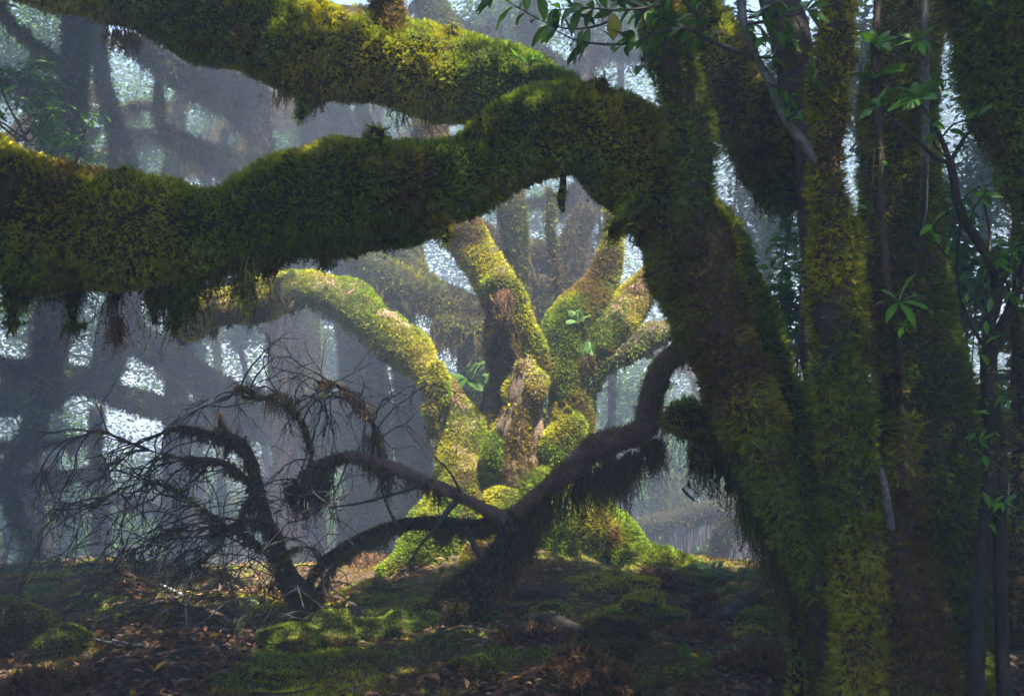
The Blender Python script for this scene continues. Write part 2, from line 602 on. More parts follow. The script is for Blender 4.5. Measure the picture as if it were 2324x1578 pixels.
# long arching limb
arm_pts = [(1600, 640, 5.3, 100), (1530, 500, 5.3, 112), (1455, 385, 5.25, 112), (1370, 310, 5.2, 108), (1280, 288, 5.15, 100), (1190, 315, 5.12, 92),
           (1110, 355, 5.1, 88), (1040, 385, 5.05, 92), (940, 412, 5.0, 106), (850, 432, 4.95, 118), (750, 455, 4.9, 128), (650, 470, 4.85, 116),
           (560, 500, 4.8, 102), (470, 525, 4.75, 98), (380, 525, 4.7, 112), (280, 528, 4.65, 120), (180, 515, 4.6, 125), (80, 500, 4.55, 148), (-20, 470, 4.5, 150), (-140, 440, 4.45, 150)]
tufts = [(40, 640, .26), (90, 650, .16), (165, 625, .28), (175, 640, .22), (120, 640, .12), (215, 640, .12), (270, 625, .12), (345, 630, .30), (370, 630, .34), (395, 632, .30), (430, 630, .28), (455, 628, .2),
         (490, 615, .16), (548, 600, .34), (560, 605, .26), (600, 590, .14), (650, 580, .10), (690, 560, .12), (735, 565, .15), (770, 560, .12), (820, 550, .08), (900, 520, .1), (940, 505, .08)]
mossy(T1, 'limb', arm_pts, rscale=1.0, seed=33, amp=0.19, dens=11000, length=0.042, bare=0.25, mix=(0.55, 0.45, 0.15), droop=0.6, wild=0.32, label='long arching limb thick with moss',
      hang=[fringe(170, 22, 0.08, 0.03, HG), fringe(60, 20, 0.12, 0.02, HB),
            dict(n_clumps=0, per=40, length=0, spread=0.035, col=HG, at=[(P(u, v - 20, 4.70), l * 1.3) for u, v, l in tufts]),
            dict(n_clumps=0, per=30, length=0, spread=0.022, col=HB, at=[(P(u + 8, v - 24, 4.76), l * 1.6) for u, v, l in tufts[::2]]),
            dict(n_clumps=0, per=26, length=0, spread=0.016, col=HR, at=[(P(262, 640, 4.7), 0.42), (P(264, 730, 4.7), 0.2), (P(268, 745, 4.7), .18)])])
for k, (u, v, ln, r0) in enumerate([(30, 600, 110, 34), (62, 615, 80, 26), (165, 600, 115, 26), (110, 605, 60, 24), (268, 605, 60, 22), (350, 600, 105, 40), (395, 600, 110, 40), (435, 600, 90, 34), (495, 580, 60, 28), (552, 570, 120, 18), (600, 560, 55, 22), (655, 545, 40, 22), (735, 535, 60, 16), (790, 530, 40, 22), (1010, 440, 50, 22), (1075, 430, 40, 18), (1275, 380, 80, 14)]):
    dd = 4.72 if u < 900 else 5.0
    mossy(T1, 'hanging_tuft', [(u, v - 40, dd, r0), (u + 3, v + ln * .4, dd, r0 * .95), (u - 2, v + ln * .9, dd, r0 * .6), (u + 2, v + ln * 1.25, dd, r0 * .22)], seed=170 + k, amp=0.35, dens=7500, length=0.045, mix=(0.2, 0.7, 0.2), droop=1.6, wild=0.5, step=0.03,
          hang=[fringe(6, 14, 0.12, 0.02, HG)])
# upper limb, behind the hump
up_pts = [(1440, 380, 5.9, 70), (1340, 300, 6.0, 72), (1250, 240, 6.0, 76), (1160, 205, 6.0, 82), (1060, 188, 6.0, 92), (960, 160, 6.0, 100), (860, 125, 6.0, 108), (760, 112, 5.95, 118),
          (660, 100, 5.9, 122), (570, 68, 5.85, 112), (470, 30, 5.8, 112), (360, -15, 5.75, 95), (240, -50, 5.7, 95), (100, -85, 5.65, 95), (-60, -110, 5.6, 95)]
mossy(T1, 'limb', up_pts, rscale=1.0, seed=48, amp=0.19, dens=10500, length=0.042, bare=0.25, mix=(0.5, 0.6, 0.12), droop=0.6, wild=0.32, label='upper limb with bright green moss on its swells',
      hang=[fringe(110, 22, 0.07, 0.03, HG), fringe(50, 20, 0.11, 0.022, HB),
            dict(n_clumps=0, per=40, length=0, spread=0.04, col=HB, at=[(P(265, 75, 5.7), .2), (P(290, 80, 5.7), .16), (P(640, 215, 5.9), .14), (P(720, 225, 5.9), .14), (P(905, 245, 6.0), .2), (P(980, 265, 6.0), .18)])])
mossy(T1, 'branch', [(888, 110, 5.85, 40), (884, 60, 5.85, 46), (880, 0, 5.85, 46), (872, -80, 5.85, 42)], seed=51, dens=8500, length=0.04, mix=(0.25, 0.1, 0.95), label='brown upright branch on the upper limb')
mossy(T1, 'branch', [(1560, -60, 5.75, 50), (1600, 60, 5.75, 62), (1655, 170, 5.75, 78), (1705, 275, 5.75, 84), (1750, 370, 5.75, 70), (1775, 450, 5.75, 50)], seed=55, dens=8500, length=0.045,
      mix=(0.6, 0.6, 0.1), hang=[fringe(24, 18, 0.22, 0.035, HG)], label='leaning mossy branch behind the stems')
# broken stubs and knuckles on the limbs
for k, (u, v, d, du, dv, dd, rr) in enumerate([(840, 345, 4.75, 18, -50, -.05, 26), (1105, 300, 5.0, -14, -40, -.1, 22), (640, 560, 4.75, -20, 60, -.1, 20), (300, 430, 4.55, -26, -44, -.05, 24), (985, 480, 4.9, 30, 64, -.1, 20), (1330, 230, 5.1, 40, -46, 0, 22), (1450, 470, 5.0, -60, 60, -.15, 26), (1560, 950, 5.05, -36, -10, -.05, 42), (1600, 1010, 5.0, -30, 50, -.05, 30)]):
    mossy(T1, 'stub', [(u, v, d + .1, rr * 1.4), (u + du * .5, v + dv * .5, d + dd * .5, rr), (u + du, v + dv, d + dd, rr * .7)], seed=140 + k, amp=0.2, dens=9000, length=0.045, mix=(0.35, 0.45, 0.3), droop=0.9, wild=0.45, step=0.03)
for k, (u, v, d, du, dv, dd, rr) in enumerate([(700, 225, 5.85, -20, 40, -.1, 20), (540, 60, 5.6, 20, 60, -.1, 18), (1010, 100, 5.9, 20, -40, 0, 20)]):
    mossy(T1, 'stub', [(u, v, d + .1, rr * 1.4), (u + du * .5, v + dv * .5, d + dd * .5, rr), (u + du, v + dv, d + dd, rr * .7)], seed=160 + k, amp=0.2, dens=9000, length=0.045, mix=(0.35, 0.45, 0.3), droop=0.9, wild=0.45, step=0.03)
# crown added above the picture, unseen, to block sun; gaps aim it where wanted
GAPS = [(0.0, 9.3, 2.4, 2.5, 1.5, 1), (-2.3, 4.75, 2.5, 0.5, 0.35, .9), (-0.4, 6.0, 3.2, 0.6, 0.4, .95), (-1.2, 5.85, 3.7, .4, .3, 1), (0.9, 8.6, 0.4, 1.6, 1.1, .6), (0.95, 4.9, 2.4, .3, 1.2, .25), (1.6, 4.75, 2.8, .3, 1.2, .25), (-1.2, 5.1, 3.0, 2.4, .6, .3), (-0.3, 5.7, 3.5, 2.3, .6, .4)]


def shade_canopy(parent, x0, x1, y0, y1, z0, z1, n, seed):
    r = np.random.default_rng(seed)
    nc = n // 14
    c = np.stack([r.uniform(x0, x1, nc), r.uniform(y0, y1, nc), r.uniform(z0, z1, nc)], 1)
    c = c[fbm(c, 0.7, seed) > 0.34]
    p = np.repeat(c, 14, 0) + r.normal(0, 0.28, (len(c) * 14, 3)) * np.array([1, 1, 0.6])
    keep = np.ones(len(p), bool)
    for gx, gy, gz, rx, ry, ga in GAPS:
        k = (p[:, 2] - gz) / S[2]
        qx, qy = p[:, 0] - S[0] * k, p[:, 1] - S[1] * k
        e = ((qx - gx) / rx) ** 2 + ((qy - gy) / ry) ** 2
        keep &= (e > 1 + 0.5 * (noise(p, 2.0, 5) - 0.5)) | (r.random(len(p)) > ga)
    p = p[keep]
    az = r.uniform(0, 6.28, len(p))
    d = np.stack([np.cos(az), np.sin(az), r.uniform(-0.5, 0.2, len(p))], 1)
    nn = unit(np.array([0, 0, 1.0]) + r.normal(0, 0.35, (len(p), 3)))
    col = np.array([0.04, 0.085, 0.015]) * r.uniform(0.6, 1.4, (len(p), 1))
    g = Geo()
    add_leaves(g, p, d, nn, r.uniform(0.12, 0.2, len(p)), r.uniform(0.05, 0.085, len(p)), col)
    return g.build('foliage', M_LEAF, parent, smooth=False)


shade_canopy(T1, -9, 11, -4.2, 4.3, 7.6, 9.4, 150000, 3)

shade_canopy(T1, -6.5, 0.3, 6.3, 7.6, 6.7, 7.5, 13000, 4)  # added to shade the ground on the left skyline
shade_canopy(T1, 1.0, 4.8, 4.1, 5.1, 7.7, 9.0, 13000, 6)  # added to shade the right arm of the V-shaped bough
# ================================================================== stems beside it
s1 = [(1470, -60, 4.95, 52), (1500, 40, 4.95, 52), (1525, 130, 4.9, 56), (1552, 240, 4.9, 56), (1572, 350, 4.9, 50), (1588, 460, 4.88, 50), (1608, 570, 4.87, 64), (1628, 680, 4.87, 72), (1655, 800, 4.88, 78),
      (1700, 940, 4.9, 78), (1750, 1090, 4.92, 60), (1850, 1300, 4.9, 55), (1895, 1460, 4.85, 60), (1915, 1650, 4.8, 70)]
T2 = thing('mossy_tree', base_of(s1), 'mossy stem with a bare reddish patch, leaning on the big front trunk', 'tree')
mossy(T2, 'trunk', s1, seed=61, mat=M_BARK, amp=0.16, dens=7500, length=0.052, mix=(0.8, 0.1, 0.35), bare=0.36, droop=0.9, wild=0.55, hang=[fringe(20, 14, 0.16, 0.03, HB)])
s2 = [(1915, -60, 4.75, 42), (1902, 40, 4.75, 42), (1888, 140, 4.75, 52), (1876, 240, 4.75, 54), (1872, 330, 4.75, 46), (1878, 420, 4.75, 54), (1885, 520, 4.75, 62), (1890, 640, 4.75, 64),
      (1892, 760, 4.75, 64), (1898, 880, 4.75, 66), (1915, 1000, 4.75, 66), (1935, 1130, 4.72, 66), (1955, 1280, 4.7, 72), (1975, 1430, 4.7, 85), (1985, 1660, 4.7, 105)]
T3 = thing('mossy_tree', base_of(s2), 'upright shaggy stem with golden moss, second from the right edge trunks', 'tree')
T3['label'] = 'upright shaggy stem with golden moss and a smooth grey branch at its fork'
mossy(T3, 'trunk', s2, mat=M_BARK, bare=0.2, seed=67, amp=0.24, dens=8000, length=0.052, mix=(0.7, 0.35, 0.1), droop=0.95, wild=0.5, hang=[fringe(16, 14, 0.2, 0.03, HB), dict(n_clumps=0, per=45, length=0, spread=0.035, col=HR, at=[(P(1945, 680, 4.72), .4), (P(1950, 740, 4.72), .4), (P(1940, 790, 4.72), .3)])])
s3 = [(1755, -60, 5.6, 52), (1785, 60, 5.6, 56), (1805, 160, 5.6, 52), (1822, 280, 5.55, 46), (1838, 420, 5.5, 42), (1848, 600, 5.45, 42), (1850, 800, 5.4, 45), (1860, 1000, 5.4, 50), (1880, 1300, 5.4, 60), (1890, 1600, 5.4, 70)]
T4 = thing('dark_tree', base_of(s3), 'dark stem with sparse moss between the two golden mossy stems', 'tree')
mossy(T4, 'trunk', s3, seed=71, mat=M_BARK, amp=0.10, dens=3500, length=0.045, mix=(0.1, 0.4, 0.4), bare=0.5, hang=[fringe(22, 16, 0.2, 0.03, HB)])
s4 = [(2075, -70, 5.6, 78), (2060, 60, 5.6, 80), (2040, 200, 5.6, 85), (2035, 330, 5.6, 88), (2042, 480, 5.6, 92), (2050, 620, 5.6, 100), (2062, 760, 5.55, 105), (2098, 880, 5.5, 112), (2118, 1000, 5.45, 125),
      (2125, 1130, 5.4, 132), (2125, 1280, 5.4, 132), (2118, 1420, 5.35, 135), (2110, 1650, 5.3, 165)]
T5 = thing('mossy_tree', base_of(s4), 'thick straight trunk with an even dark green moss coat at the right', 'tree')
mossy(T5, 'trunk', s4, seed=77, mat=M_BARK, bare=0.22, amp=0.12, dens=9500, length=0.045, mix=(0.4, 0.6, 0.05), droop=1.0, wild=0.3, hang=[fringe(14, 16, 0.15, 0.03, HB)])
shade_canopy(T5, 3.4, 11, 4, 12, 6.2, 9.0, 36000, 9)  # added leaves out of view, keeping the right side in shade
mossy(T5, 'root', [(2020, 850, 5.35, 26), (2000, 960, 5.3, 44), (1992, 1100, 5.3, 56), (1990, 1300, 5.25, 62), (1985, 1650, 5.1, 80)], seed=79, amp=0.12, dens=9000, length=0.045, mix=(0.3, 0.4, 0.3), droop=0.9)
s5 = [(2005, 1055, 4.6, 7), (2011, 1110, 4.6, 9), (2018, 1180, 4.6, 17), (2032, 1250, 4.6, 36), (2055, 1340, 4.6, 62), (2075, 1440, 4.6, 78), (2085, 1640, 4.55, 95)]
T6 = thing('mossy_stump', base_of(s5), 'cone of rusty moss round a bare pale broken stem at lower right', 'stump')
mossy(T6, 'stump', s5, seed=83, mat=M_BARK, amp=0.1, dens=7500, length=0.05, mix=(0.7, 0.3, 0.35), droop=0.9, wild=0.55, extra=None)
skinny(T6, 'bare_tip', [(1998, 1062, 4.52, 5), (2006, 1100, 4.52, 8), (2014, 1150, 4.53, 10), (2022, 1195, 4.56, 9)], M_WET, 84, label='bare pale tip of broken wood')
s5b = [(2045, 918, 4.9, 5), (2047, 950, 4.9, 14), (2050, 1000, 4.9, 27), (2055, 1060, 4.9, 34), (2062, 1140, 4.95, 34), (2075, 1300, 5.0, 40), (2085, 1640, 5.0, 60)]
T7 = thing('snapped_branch', base_of(s5b), 'snapped upright branch with a dark bare tip and brown moss skirt', 'branch')
mossy(T7, 'branch', s5b, seed=85, mat=M_RED, amp=0.1, dens=3600, length=0.08, mix=(0.2, 0.05, 1.0), droop=1.0, wild=0.6)
s6 = [(2230, -80, 4.5, 100), (2238, 40, 4.5, 96), (2248, 150, 4.5, 88), (2268, 250, 4.5, 74), (2302, 340, 4.5, 58), (2340, 440, 4.5, 50), (2375, 600, 4.5, 48), (2400, 900, 4.5, 50), (2410, 1300, 4.5, 60), (2410, 1700, 4.5, 80)]
T8 = thing('dark_mossy_tree', base_of(s6), 'very dark mossy tree bending out of the top right corner', 'tree')
mossy(T8, 'trunk', s6, seed=88, amp=0.14, dens=8000, length=0.05, mix=(0.2, 0.55, 0.25), droop=0.95, wild=0.45, hang=[fringe(36, 18, 0.22, 0.035, HB)])
s7 = [(2300, 420, 6.2, 14), (2304, 560, 6.2, 16), (2303, 700, 6.2, 18), (2312, 860, 6.2, 24), (2318, 1000, 6.2, 26), (2305, 1200, 6.2, 28), (2300, 1400, 6.2, 30), (2300, 1500, 6.2, 36)]
s7 = [(2270, -60, 6.2, 14), (2290, 200, 6.2, 14)] + s7
T9 = thing('mossy_pole_tree', base_of(s7), 'slim mossy tree standing behind the forked sapling at the right edge', 'tree')
mossy(T9, 'trunk', s7, seed=91, amp=0.12, dens=6000, length=0.05, mix=(0.2, 0.3, 0.7), droop=0.9, wild=0.5, hang=[fringe(30, 16, 0.2, 0.03, HB)])
s8 = [(1795, 1110, 5.0, 10), (1806, 1200, 5.0, 12), (1822, 1300, 5.0, 14), (1838, 1400, 5.0, 17), (1845, 1480, 5.0, 16), (1840, 1640, 4.95, 18)]
mossy(T1, 'aerial_root', s8, seed=93, mat=M_BARK, dens=1500, length=0.035, mix=(0.1, 0.4, 0.4), bare=0.5, hang=[fringe(8, 14, 0.25, 0.02, HB)])
s9 = [(1768, 1180, 5.1, 12), (1782, 1280, 5.1, 18), (1796, 1380, 5.05, 22), (1805, 1480, 5.0, 26), (1812, 1640, 4.9, 32)]
mossy(T1, 'aerial_root', s9, seed=94, dens=6000, length=0.05, mix=(0.1, 0.4, 0.4), droop=1.0, wild=.5, hang=[fringe(14, 20, 0.3, 0.03, HB)])


# smooth grey branch from the fork of the golden stem, with leafy twigs reaching left
br = [(1848, 365, 4.72, 13), (1822, 325, 4.7, 14), (1795, 288, 4.68, 13), (1765, 235, 4.66, 12), (1740, 180, 4.65, 11), (1716, 132, 4.64, 12), (1700, 95, 4.62, 9), (1686, 55, 4.6, 10), (1680, -40, 4.6, 11)]
mossy(T3, 'branch', br, seed=97, mat=M_WET, amp=0.08, dens=1800, length=0.03, mix=(0.2, 0.4, 0.2), bare=0.56, step=0.03, cell=0.015, label='smooth damp grey branch', rscale=1.0)

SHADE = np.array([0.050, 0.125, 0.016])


def leafy_twig(tree, pts, n_leaf, seed, L=(0.08, 0.14), tone=SHADE, whorl=False, wid=0.36, part='twig', span=(0.25, 1.0), mat=None):
    """A twig (part of its plant) and its leaves (sub-part)."""
    r = np.random.default_rng(seed)
    lb = limb(pts, 0.05, seed, 0.025, 0.01, rscale=1.0)
    o = add_limb(Geo(), lb).build(part, mat or M_TWIG, tree)
    c = lb['c']
    if n_leaf:
        if whorl:
            i = np.full(n_leaf, len(c) - 2)
            i = i - r.integers(0, 3, n_leaf)
        else:
            i = (r.uniform(span[0], span[1], n_leaf) * (len(c) - 2)).astype(int)
        t = unit(c[np.minimum(i + 1, len(c) - 1)] - c[np.maximum(i - 1, 0)])
        az = np.arange(n_leaf) * 2.4 + r.uniform(0, 6)
        a = unit(np.cross(t, np.array([0.3, 0.2, 1.0])))
        b = np.cross(t, a)
        side = a * np.cos(az)[:, None] + b * np.sin(az)[:, None]
        d = unit(0.55 * t + 0.95 * side + np.array([0, 0, -0.12]))
        nn = unit(np.array([0.0, -0.25, 1.0]) + r.normal(0, 0.35, (n_leaf, 3)))
        ll = r.uniform(*L, n_leaf)
        col = tone * r.uniform(0.65, 1.5, (n_leaf, 1)) * np.array([1, 1, 1]) + r.uniform(0, 0.02, (n_leaf, 1)) * np.array([1, 0.5, 0])
        g = Geo()
        add_leaves(g, c[i] + side * 0.004, d, nn, ll, ll * wid, col, 0.16, simple=False)
        g.build('leaves', M_LEAF, o)
    return o


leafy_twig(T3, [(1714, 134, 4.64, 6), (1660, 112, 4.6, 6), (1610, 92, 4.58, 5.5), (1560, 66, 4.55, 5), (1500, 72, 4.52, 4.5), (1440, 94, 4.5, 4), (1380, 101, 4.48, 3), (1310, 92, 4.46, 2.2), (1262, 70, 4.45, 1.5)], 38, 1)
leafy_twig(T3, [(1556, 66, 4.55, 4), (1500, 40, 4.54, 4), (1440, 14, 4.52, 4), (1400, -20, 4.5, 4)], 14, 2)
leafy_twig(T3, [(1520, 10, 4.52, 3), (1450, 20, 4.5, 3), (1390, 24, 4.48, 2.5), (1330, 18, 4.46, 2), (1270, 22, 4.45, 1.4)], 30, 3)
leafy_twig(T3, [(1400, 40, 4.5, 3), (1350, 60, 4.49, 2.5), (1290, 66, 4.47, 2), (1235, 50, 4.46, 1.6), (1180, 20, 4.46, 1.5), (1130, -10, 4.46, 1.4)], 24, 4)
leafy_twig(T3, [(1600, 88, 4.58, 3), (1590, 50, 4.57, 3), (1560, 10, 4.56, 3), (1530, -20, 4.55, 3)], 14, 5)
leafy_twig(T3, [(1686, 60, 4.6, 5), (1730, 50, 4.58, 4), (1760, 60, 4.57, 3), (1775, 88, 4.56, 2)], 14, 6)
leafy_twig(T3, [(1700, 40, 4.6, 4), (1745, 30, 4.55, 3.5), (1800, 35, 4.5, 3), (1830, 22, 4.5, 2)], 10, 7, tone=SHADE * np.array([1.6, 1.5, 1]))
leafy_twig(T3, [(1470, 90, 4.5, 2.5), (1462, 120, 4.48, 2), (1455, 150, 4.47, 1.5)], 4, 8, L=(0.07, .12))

# one big yellow leaf on the twig is a leaf like the others, older
g = Geo()
add_leaves(g, P(1392, 32, 4.44)[None], np.array([[0.05, 0, -1.0]]), np.array([[0.1, -1, 0.1]]), 0.105, 0.066, np.array([[0.26, 0.24, 0.01]]), 0.05, simple=False)
tw = [o for o in bpy.data.objects if o.name.startswith('twig') and o.parent == T3][0]
g.build('yellow_leaf', M_LEAF, tw)

# forked sapling at the right edge
f0 = [(2262, 640, 4.3, 17), (2250, 720, 4.3, 16), (2243, 800, 4.3, 17), (2246, 914, 4.3, 24), (2252, 1010, 4.3, 22), (2238, 1160, 4.3, 20), (2226, 1300, 4.3, 20), (2215, 1450, 4.3, 22), (2212, 1720, 4.3, 26)]
SP = thing('forked_sapling', base_of(f0), 'dark forked sapling with thin bare stems at the right edge', 'sapling')
mossy(SP, 'stem', f0, seed=101, mat=M_DARKBARK, amp=0.1, dens=1500, length=0.035, mix=(0.1, 0.4, 0.5), bare=0.52, step=0.03, cell=0.02, rscale=0.85, hang=[fringe(8, 16, 0.14, 0.02, HB)])
skinny(SP, 'branch', [(2262, 645, 4.3, 13), (2246, 592, 4.3, 11), (2230, 567, 4.3, 11), (2208, 530, 4.3, 11), (2188, 501, 4.3, 11), (2172, 455, 4.28, 10), (2163, 402, 4.27, 9), (2155, 368, 4.26, 9)], M_DARKBARK, 102)
skinny(SP, 'branch', [(2258, 650, 4.3, 14), (2290, 600, 4.3, 12), (2323, 551, 4.3, 11), (2370, 480, 4.3, 10)], M_DARKBARK, 103)
skinny(SP, 'branch', [(2248, 810, 4.3, 14), (2262, 760, 4.28, 12), (2296, 691, 4.25, 11), (2323, 609, 4.22, 10), (2360, 500, 4.2, 9)], M_DARKBARK, 104)
skinny(SP, 'branch', [(2155, 368, 4.26, 7), (2138, 322, 4.25, 6), (2122, 287, 4.24, 5), (2110, 262, 4.22, 4)], M_DARKBARK, 105)
skinny(SP, 'branch', [(2155, 368, 4.26, 6), (2128, 362, 4.24, 5), (2098, 335, 4.2, 4.5), (2068, 305, 4.18, 4), (2040, 285, 4.15, 3)], M_DARKBARK, 106)
skinny(SP, 'branch', [(2155, 368, 4.26, 6), (2172, 340, 4.27, 5), (2190, 310, 4.3, 4), (2215, 285, 4.32, 3)], M_DARKBARK, 107)
skinny(SP, 'branch', [(2180, 500, 4.3, 4), (2174, 560, 4.32, 4), (2172, 620, 4.34, 4), (2185, 690, 4.35, 4), (2210, 750, 4.35, 4), (2236, 790, 4.33, 5)], M_DARKBARK, 108)
skinny(SP, 'branch', [(2234, 780, 4.3, 4), (2236, 640, 4.35, 4), (2246, 540, 4.4, 3.5), (2232, 460, 4.4, 3)], M_DARKBARK, 109)
skinny(SP, 'branch', [(2262, 950, 4.3, 13), (2272, 1080, 4.3, 14), (2268, 1220, 4.3, 14), (2272, 1400, 4.3, 15), (2280, 1720, 4.3, 17)], M_DARKBARK, 110)
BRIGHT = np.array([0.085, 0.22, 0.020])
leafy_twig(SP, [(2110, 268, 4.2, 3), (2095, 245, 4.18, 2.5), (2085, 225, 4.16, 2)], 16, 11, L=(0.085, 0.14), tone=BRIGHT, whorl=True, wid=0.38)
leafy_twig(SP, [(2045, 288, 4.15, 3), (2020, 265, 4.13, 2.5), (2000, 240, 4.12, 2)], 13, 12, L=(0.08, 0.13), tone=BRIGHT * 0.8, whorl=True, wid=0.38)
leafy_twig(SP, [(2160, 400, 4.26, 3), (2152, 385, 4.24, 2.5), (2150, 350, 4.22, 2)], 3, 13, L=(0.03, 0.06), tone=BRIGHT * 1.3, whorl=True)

r = np.random.default_rng(55)
for k, (u, v) in enumerate([(2172, 470), (2205, 530), (2240, 580), (2290, 600), (2174, 600), (2190, 690), (2236, 640), (2280, 720), (2300, 680), (2244, 860), (2250, 960), (2268, 1060), (2234, 1180), (2130, 320), (2150, 360)]):
    a = r.uniform(-2.6, -0.5)
    ln = r.uniform(50, 110)
    leafy_twig(SP, [(u, v, 4.3, 2.5), (u + math.cos(a) * ln * .5, v + math.sin(a) * ln * .5, 4.25, 2.2), (u + math.cos(a + .3) * ln, v + math.sin(a + .3) * ln, 4.15, 1.5)], int(r.integers(7, 13)), 60 + k, L=(0.045, 0.085), tone=BRIGHT * r.uniform(.6, 1.1), span=(0.3, 1.0))
for k, (u, v) in enumerate([(1700, 90), (1745, 190), (1785, 270), (1680, 20), (1716, 130)]):
    a = r.uniform(-1.2, 0.4)
    leafy_twig(T3, [(u, v, 4.64, 3), (u + math.cos(a) * 40, v + math.sin(a) * 40, 4.55, 2.5), (u + math.cos(a - .4) * 90, v + math.sin(a - .4) * 90, 4.5, 1.6)], 10, 90 + k, L=(0.06, 0.11), tone=BRIGHT * .8)
# slender pole with a rosette
f1 = [(1992, -60, 4.45, 11), (1986, 120, 4.45, 10), (1990, 260, 4.45, 11), (1997, 330, 4.45, 10), (1999, 420, 4.45, 10), (2006, 540, 4.45, 10), (2014, 640, 4.45, 10), (2030, 700, 4.45, 9), (2036, 780, 4.5, 10), (2036, 840, 4.8, 10), (2040, 920, 5.2, 10), (2060, 1100, 5.4, 10), (2080, 1700, 5.4, 12)]
SQ = thing('slender_sapling', base_of(f1), 'slender leafy sapling in front of the thick dark green trunk', 'sapling')
mossy(SQ, 'stem', f1, seed=111, mat=M_BARK, amp=0.12, dens=2500, length=0.03, mix=(0.3, 0.1, 0.7), bare=0.55, step=0.03, cell=0.012, rscale=1.0)
leafy_twig(SQ, [(1988, 250, 4.44, 3), (1985, 215, 4.42, 3), (1984, 180, 4.4, 2)], 12, 21, L=(0.09, 0.15), tone=BRIGHT * 0.85, whorl=True, wid=0.36)
leafy_twig(SQ, [(1986, 130, 4.44, 3), (1988, 115, 4.42, 2.5), (1992, 100, 4.4, 2)], 9, 22, L=(0.08, 0.12), tone=BRIGHT * 0.8, whorl=True)
leafy_twig(SQ, [(2025, 692, 4.42, 3), (2032, 690, 4.36, 2.5), (2040, 685, 4.3, 2)], 7, 23, L=(0.08, 0.14), tone=BRIGHT * 1.2, whorl=True)
leafy_twig(SQ, [(2036, 760, 4.42, 3), (2040, 748, 4.36, 2.5), (2046, 740, 4.3, 2)], 9, 24, L=(0.03, 0.06), tone=BRIGHT * np.array([2.2, 1.6, 1.2]), whorl=True)
leafy_twig(SQ, [(1968, 520, 4.44, 2), (1976, 460, 4.43, 2), (1980, 380, 4.42, 2), (1984, 340, 4.42, 1.5)], 9, 25, L=(0.03, 0.06), tone=BRIGHT * 0.8)
leafy_twig(SQ, [(2002, 420, 4.42, 2), (2008, 400, 4.4, 2), (2012, 376, 4.38, 1.5)], 4, 26, L=(0.03, 0.05), tone=BRIGHT * 1.6, whorl=True)
f2 = [(2098, -60, 4.9, 7), (2098, 150, 4.9, 8), (2100, 300, 4.9, 8), (2102, 440, 4.9, 8), (2106, 700, 5.0, 8), (2110, 1000, 5.0, 9), (2110, 1660, 5.0, 12)]
f2 = [(2098, -60, 4.75, 7), (2098, 150, 4.75, 8), (2099, 300, 4.75, 8), (2097, 400, 4.85, 8), (2094, 470, 5.15, 9), (2080, 600, 5.5, 9), (2090, 1000, 5.5, 10), (2110, 1680, 5.4, 12)]
SR = thing('pole_sapling', base_of(f2), 'straight grey pole sapling topped by a small leaf rosette near the dark corner tree', 'sapling')
skinny(SR, 'stem', f2, M_WET, 115)
leafy_twig(SR, [(2096, 130, 4.72, 3), (2090, 112, 4.66, 2.5), (2086, 92, 4.6, 2)], 8, 31, L=(0.07, 0.11), tone=BRIGHT, whorl=True)
leafy_twig(SR, [(2099, 200, 4.72, 3), (2110, 192, 4.66, 2.5), (2125, 180, 4.6, 2)], 4, 32, L=(0.05, 0.08), tone=SHADE, whorl=True)

# ================================================================== the sunlit old tree in the middle
CD = 9.5
ct_base = [(1176, 1030, CD, 70), (1175, 1090, CD, 105), (1175, 1150, CD, 128), (1176, 1210, CD, 155), (1180, 1270, CD, 190), (1185, 1330, CD, 235)]
CT = thing('old_laurel_tree', base_of([(1180, 1300, CD, 1)]), 'old sunlit tree with many thick twisting limbs glowing with golden moss', 'tree')
far = dict(lod=1, length=0.034, step=0.05, cell=0.05)
mossy(CT, 'trunk', ct_base, seed=201, mat=M_PALE, amp=0.16, dens=13000, mix=(0.7, 0.6, 0.25), bare=0.30, droop=0.95, label='flaring trunk base', **far)
arm = [(420, 735, 10.0, 46), (480, 705, 10.0, 50), (560, 682, 10.0, 50), (630, 665, 9.95, 44), (690, 655, 9.9, 38), (735, 660, 9.85, 46), (785, 682, 9.8, 53), (860, 740, 9.7, 57), (925, 792, 9.6, 52),
       (968, 840, 9.55, 40), (1002, 895, 9.5, 44), (1030, 950, 9.5, 54), (1052, 1015, 9.45, 64), (1060, 1100, 9.4, 78), (1055, 1180, 9.35, 100), (1050, 1260, 9.3, 120)]
mossy(CT, 'limb', arm, seed=204, mat=M_RED, amp=0.22, dens=15000, mix=(0.8, 0.35, 0.2), bare=0.34, droop=0.6, label='long limb reaching left',
      hang=[fringe(60, 12, 0.22, 0.035, HB, width=0.006), fringe(16, 14, 0.2, 0.03, HR, width=0.006)], **far)
mid = [(975, 250, 9.7, 40), (985, 350, 9.7, 42), (1010, 420, 9.7, 42), (1040, 490, 9.65, 45), (1075, 560, 9.6, 48), (1108, 620, 9.6, 48), (1136, 690, 9.6, 46), (1143, 750, 9.6, 46), (1148, 840, 9.6, 46), (1135, 940, 9.6, 50), (1145, 1050, 9.6, 60), (1150, 1150, 9.6, 80)]
mossy(CT, 'limb', mid, seed=207, mat=M_BARK, amp=0.20, dens=15000, mix=(0.75, 0.15, 0.45), bare=0.30, droop=0.7, label='limb rising to the upper left', hang=[fringe(30, 12, 0.22, 0.03, HB, width=0.006)], **far)
leg = [(1105, 650, 9.25, 20), (1130, 640, 9.2, 24), (1160, 650, 9.2, 24), (1182, 690, 9.2, 24), (1192, 735, 9.2, 22), (1208, 775, 9.25, 30), (1216, 815, 9.3, 33), (1205, 850, 9.35, 26)]
